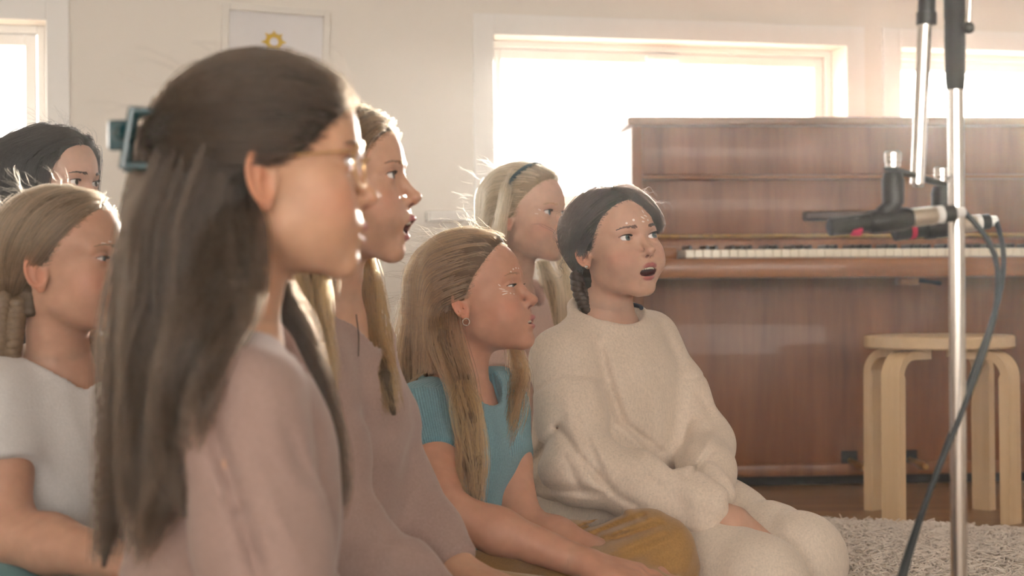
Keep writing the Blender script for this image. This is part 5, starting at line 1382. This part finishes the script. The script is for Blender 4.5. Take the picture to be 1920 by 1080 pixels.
    def ring(x):
        b = MB(); c = [(-1.45,-2.5), (1.45,-2.5), (1.45,2.5), (-1.45,2.5)]
        for i in range(4):
            a, e = np.array(c[i]), np.array(c[(i+1) % 4]); n_ = 6
            pts = [a+(e-a)*t for t in np.linspace(-.06, 1.06, n_)]
            b.tube([tuple(h.wld(np.array([(x-.12*q[1]*.2, -10.9+q[0]+.22*q[1], 4.7+q[1]-.1*q[0])]))[0]) for q in pts], .0042, 10)
        return b
    ring(2.2).build('clip_frame', tm, cl, smooth=True, local=False); ring(-2.2).build('clip_frame', tm, cl, smooth=True, local=False)
    W1 = lambda *q: tuple(h.wld(np.array([q]))[0])
    b = MB(); b.tube([W1(2.0,-12.4,5.4), W1(1.0,-13.3,5.3), W1(-1.0,-13.3,5.3), W1(-2.0,-12.4,5.4)], .0085, 12); b.build('clip_hinge', tm, cl, smooth=True, local=False)
    b = MB(); b.box(W1(1.2,-13.2,5.2), (.020, .012, .030), bev=.003); b.build('clip_lever', tm, cl, smooth=True, local=False)
    for z in (3.2, 4.2, 5.2, 6.2):
        MB().tube([W1(2.2,-9.6,z), W1(1.4,-8.6,z-.1), W1(.4,-8.2,z-.2)], [.0036,.003,.0015], 8).build('clip_prong', tm, cl, smooth=True, local=False)
    # glasses
    gl = empty_child('glasses', p.root); gm = MAT['gold']
    for s_ in (1, -1):
        pts = []
        for a in np.linspace(0, 2*math.pi, 33):
            ca, sa = math.cos(a), math.sin(a); x = 3.15+2.35*math.copysign(abs(ca)**.85, ca); z = 1.2+2.05*math.copysign(abs(sa)**.85, sa); pts.append((x*s_, 9.15-.06*(x-1)**2, z))
        MB().tube([W1(*q) for q in pts], .0011, 8, cap=False).build('rim', gm, gl, smooth=True, local=False)
        v = [W1(*q) for q in pts[:-1]]; c = W1(3.15*s_, 9.0, 1.2); ln = MB().poly([c]+v, [(0, i+1, (i+1) % 32+1) for i in range(32)])
        ln.build('lens', lens_mat(), gl, smooth=True, local=False)
        MB().tube([W1(5.4*s_, 8.1, 2.2), W1(6.3*s_, 7.2, 2.35), W1(6.9*s_, 3.5, 2.2), W1(7.0*s_, .3, 2.2), W1(7.1*s_, -.9, 1.2), W1(7.0*s_, -1.4, .2)], .0012, 8).build('temple', gm, gl, smooth=True, local=False)
    MB().tube([W1(.9,9.3,1.7), W1(.4,9.75,2.0), W1(-.4,9.75,2.0), W1(-.9,9.3,1.7)], .0012, 8).build('bridge', gm, gl, smooth=True, local=False)
    wisps(h, p, hm, V, g, cap, 16, 58, up=.1, rough=.5)
    baby_hair(h, g, cap, hm, 300, 165)
    return p
def empty_child(name, par):
    o = bpy.data.objects.new(name, None); COL.objects.link(o); o.parent = par; o.empty_display_size = .02; return o
def lens_mat():
    if 'spectacle_lens' in bpy.data.materials: return bpy.data.materials['spectacle_lens']
    m = MAT['pane'].copy(); m.name = 'spectacle_lens'; return m

def person_B():
    sk = (.53,.305,.215)
    h = Head(120, 515, 2.45, 13, pitch=5, size=1.0, ear=1.05, mouth=.05, eye=.5, skin=sk, lip=(.46,.19,.18))
    N = Wp(122, 690, 2.48); P = Wp(95, 1115, 2.52); fr = Frame(P, N, 38)
    rs = fr.at(.118, -.008, .86); ls = fr.at(-.118, -.008, .86)
    re, le = Wp(12, 1000, 2.33), Wp(290, 985, 2.50); rw, lw = Wp(235, 1055, 2.22), Wp(300, 1075, 2.33)
    arms = [(rs, re, rw, np.array((.08,-.02,-.02)), (0,.2,-1), -1, .3), (ls, le, lw, np.array((.02,-.08,-.02)), (0,-.2,-1), 1, .3)]
    hl = P-fr.r*.08; hr = P+fr.r*.08
    kr = np.array((P[0]+.02, P[1]-.36, .11)); kl = np.array((P[0]+.20, P[1]-.20, .11))
    legs = [(hr, kr, np.array((P[0]+.30, P[1]-.20, .07)), np.array((P[0]+.40, P[1]-.16, .06))), (hl, kl, np.array((P[0]+.16, P[1]-.22, .075)), np.array((P[0]+.06, P[1]-.26, .06)))]
    p = Person('person in a plain white T-shirt sitting behind the one with the claw clip', fr, h, arms, legs, 1.0, arm_r=(.046,.038,.026)); p.skin = sk
    p.body()
    hm, hg = hair_mats('hair_dark_blonde', (.09,.058,.034), (.24,.165,.10)); face_bits(h, p.root, hm, .4, iris=(.12,.16,.18), look=(0, -8))
    paint_dots(h, p.root, [(3.4,3.5,.4,.1,.1), (2.4,3.7,.3,.1,.1)])
    wt = fabric('white_cotton', (.62,.60,.59), .06)
    secs = [(-.2,0,.135,.112), (0,0,.132,.110), (.3,0,.122,.100), (.6,.004,.127,.100), (.82,0,.122,.088), (.93,-.005,.080,.064), (1.03,-.01,.055,.048)]
    fd = unit(Wp(60, 800, 2.35)-Wp(150, 960, 2.36)); 
    def folds(Pt):
        d = wrinkle(Pt, (50., -10., 35.), .0045, 15.0, .9)+wrinkle(Pt, (80., 20., 20.), .003, 16.1, .9)
        for a, b_, r_ in ((Wp(90,700,2.37), Wp(150,935,2.36), .008), (Wp(130,740,2.36), Wp(185,900,2.37), .007), (Wp(70,740,2.345), Wp(95,860,2.35), .007)):
            d = d-.005*np.exp(-(cone(Pt, a, b_, 0, 0)/r_)**2)
        return d.astype(np.float32)
    _, sf = shirt(p, 'shirt', wt, secs, [(0, .52, [.060,.062]), (1, .52, [.058,.06])], (.068,.062,-.008,.42,.0075), -.1, h=.0046, folds=folds, k=.03)
    trousers(p, 'trousers', fabric('teal_cotton', (.10,.26,.28)), (.085,.07,.05), (.145,.12), .02, h=.007)
    comb = lambda Q: .10*np.sin(Q[:, 2]*5+Q[:, 1]*1.5)*sm(-Q[:, 1], -5, 0)
    cap, V, g = hair_cap(h, p.root, hg, .55, HAIRLINE, -6.0, comb=comb)
    swept_hair(h, p, hm, V, g, cap, (2.2,-7.6,-4.5), 420, 17, .62, 61, drop=False)
    wisps(h, p, hm, V, g, cap, 150, 63, up=.25, rough=1.0, L=6, cond=lambda Q: Q[:, 1] < 2)
    pm = plain('plait_blonde', (.17,.115,.068), .5, var=.35, scale=180, bump=.3)
    bp = [h.wld(np.array([q]))[0] for q in ((3.6,-6.4,-3.2), (4.4,-6.8,-6.5), (4.6,-7.0,-9.5), (4.0,-8.0,-13.0), (3.6,-9.0,-18.0))]; braid(p.root, bp, .016, .011, pm, turns=5)
    bp = [h.wld(np.array([q]))[0] for q in ((-4.2,-4.6,-4.2), (-5.6,-1.5,-8.5), (-6.0,1.0,-11.5), (-6.0,2.5,-16), (-5.8,3.0,-20))]; braid(p.root, bp, .014, .010, pm, turns=5)
    baby_hair(h, g, cap, hm, 300, 166)
    return p

def person_F():
    sk = (.62,.39,.29)
    h = Head(984, 416, 3.75, 30, pitch=2, size=1.0, mouth=.12, eye=.8, skin=sk, lip=(.50,.22,.21))
    N = Wp(968, 548, 3.79); P = Wp(955, 860, 3.84); fr = Frame(P, N, 25)
    rs = fr.at(.115, -.008, .86); ls = fr.at(-.115, -.008, .86)
    re, le = Wp(930, 770, 3.68), Wp(1010, 770, 3.85); rw, lw = Wp(1010, 880, 3.55), Wp(1060, 870, 3.62)
    arms = [(rs, re, rw, np.array((.06,-.05,-.03)), (0,.2,-1), -1, .3), (ls, le, lw, np.array((.06,-.05,-.03)), (0,-.2,-1), 1, .3)]
    p = Person('person wearing a dark headband, kneeling in the back row before the bright window', fr, h, arms, kneel_legs(fr), 1.0); p.skin = sk
    p.body(h_head=.0024, h_body=.007)
    hm, hg = hair_mats('hair_pale_blonde', (.36,.25,.14), (.66,.49,.31)); face_bits(h, p.root, hm, .45, iris=(.10,.17,.20))
    paint_dots(h, p.root, [(4.9,2.0,.5,.08,.5), (5.3,1.2,.4,.08,.2)])
    pk = fabric('pale_pink_cotton', (.66,.47,.41), .08)
    secs = [(-.15,0,.128,.105), (0,0,.128,.105), (.3,0,.115,.095), (.6,.004,.122,.096), (.82,0,.118,.086), (.93,-.005,.078,.062), (1.03,-.01,.054,.048)]
    def folds(Pt): return wrinkle(Pt, (30., -15., 60.), .004, 18.0, 1.2).astype(np.float32)
    _, sf = shirt(p, 'shirt', pk, secs, [(0, .5, [.054,.054]), (1, .5, [.054,.054])], (.07,.064,-.01,.42,.006), -.02, h=.006, folds=folds)
    trousers(p, 'jeans', fabric('teal_denim', (.12,.22,.25)), (.088,.07,.05), (.148,.12), .06, h=.008)
    line = [(-9,-3.4), (-4,-2.4), (-1.5,-1.8), (.3,-.2), (1.2,1.2), (2.6,2.0), (4.2,3.2), (6.0,4.9), (7.6,6.3), (8.6,7.2), (9.4,9.0), (12,12)]
    d = 3.7
    f1 = [Wp(938,360,3.72), Wp(928,430,3.70), Wp(922,520,3.69), Wp(920,640,3.68)]; w1 = [pxm(x, d) for x in (20,26,26,14)]
    f2 = [Wp(1015,490,3.86), Wp(1030,540,3.84), Wp(1038,620,3.80), Wp(1035,700,3.76)]; w2 = [pxm(x, d) for x in (14,22,26,16)]
    cap, V, g = hair_cap(h, p.root, hg, .8, line, -7.0, mass=[(f1, w1, .55), (f2, w2, .55)])
    flow_hair(h, hm, V, g, cap, 420, 20, .85, sf, 71)
    lock(cap, f1, w1, hm, 50, 10, .5, seed=75)
    lock(cap, f2, w2, hm, 50, 10, .5, seed=76)
    f0 = [Wp(962,322,3.71), Wp(949,365,3.665), Wp(940,415,3.655), Wp(932,480,3.66), Wp(928,560,3.66)]; lock(cap, f0, [pxm(x, d) for x in (8,11,13,14,9)], hm, 26, 9, .4, seed=74, wave=.003, spread=.003)
    f3 = [Wp(1050,480,3.9), Wp(1062,530,3.9), Wp(1068,600,3.86), Wp(1060,680,3.8)]; lock(cap, f3, [pxm(x, d) for x in (10,16,18,10)], hm, 30, 9, .5, seed=77)
    wisps(h, p, hm, V, g, cap, 50, 78, up=.2)
    # headband over the crown and behind the ears
    pts = []
    for a in np.linspace(-1.75, 1.75, 34):
        u = np.array((math.sin(a), .40-.42*abs(math.sin(a))**2, math.cos(a))); u /= np.linalg.norm(u); c = np.array((0,0,3.0)); t = np.linspace(3, 14, 120); Q = (c+u*t[:, None]).astype(np.float32); s_ = skull(Q); k = int(np.argmax(s_ > .9)); pts.append(tuple(h.wld(Q[k:k+1])[0]))
    hb = MB(); hb.tube(pts, .0058, 10); hb.build('headband', plain('dark_teal_velvet', (.035,.06,.07), .7, var=.2, scale=100), p.root, smooth=True, local=False)
    baby_hair(h, g, cap, hm, 300, 170)
    return p

def person_G():
    sk = (.60,.385,.295)
    h = Head(98, 360, 3.45, 22, pitch=0, size=1.04, mouth=.1, eye=.85, skin=sk)
    N = Wp(70, 520, 3.50); P = Wp(50, 880, 3.56); fr = Frame(P, N, 30)
    rs = fr.at(.118, -.008, .86); ls = fr.at(-.118, -.008, .86)
    re, le = Wp(-30, 770, 3.45), Wp(150, 760, 3.56); rw, lw = Wp(70, 850, 3.28), Wp(160, 860, 3.36)
    arms = [(rs, re, rw, np.array((.06,-.05,-.03)), (0,.2,-1), -1, .3), (ls, le, lw, np.array((.06,-.05,-.03)), (0,-.2,-1), 1, .3)]
    p = Person('person in a pale mauve top, mostly hidden in the back row beside the cropped window', fr, h, arms, kneel_legs(fr), 1.02); p.skin = sk
    p.body(h_head=.0024, h_body=.008)
    hm, hg = hair_mats('hair_black', (.008,.008,.009), (.022,.020,.021)); face_bits(h, p.root, hm, .8, iris=(.035,.022,.015))
    pk = fabric('pale_mauve_cotton', (.62,.52,.49), .08)
    secs = [(-.15,0,.135,.110), (0,0,.132,.108), (.3,0,.12,.098), (.6,.004,.125,.098), (.82,0,.122,.088), (.93,-.005,.080,.064), (1.03,-.01,.055,.048)]
    _, sf = shirt(p, 'shirt', pk, secs, [(0, 1.9, [.056,.055,.052,.046,.034]), (1, 1.9, [.056,.055,.052,.046,.034])], (.07,.064,-.01,.42,.006), -.02, h=.007, folds=lambda Pt: wrinkle(Pt, (30., -15., 60.), .004, 20.0, 1.2).astype(np.float32))
    trousers(p, 'trousers', fabric('navy_cotton_twill', (.06,.07,.10)), (.088,.07,.05), (.148,.12), .06, h=.009)
    line = [(-9,-3.0), (-4,-1.0), (-1.5,.6), (.3,2.4), (1.2,3.2), (2.6,4.0), (4.2,4.8), (6.0,5.8), (7.6,6.4), (8.6,7.2), (9.4,9.0), (12,12)]
    g1 = [Wp(60,350,3.36), Wp(48,450,3.36), Wp(45,560,3.37), Wp(45,680,3.38)]; w1 = [pxm(x, 3.4) for x in (38,44,44,30)]
    cap, V, g = hair_cap(h, p.root, hg, .95, line, -8.0, part=0, mass=[(g1, w1, .55)])
    down_hair(h, p, hm, hg, V, g, cap, 520, .95, 24, sf, 0.0, 81, back=.45, kids=12)
    lock(cap, g1, w1, hm, 60, 12, .6, seed=83)
    wisps(h, p, hm, V, g, cap, 50, 84, up=.3, cond=lambda Q: Q[:, 2] > 7)
    return p
PEOPLE = dict(A=person_A, B=person_B, C=person_C, D=person_D, E=person_E, F=person_F, G=person_G)
for _k in PEOPLE: PEOPLE[_k]()
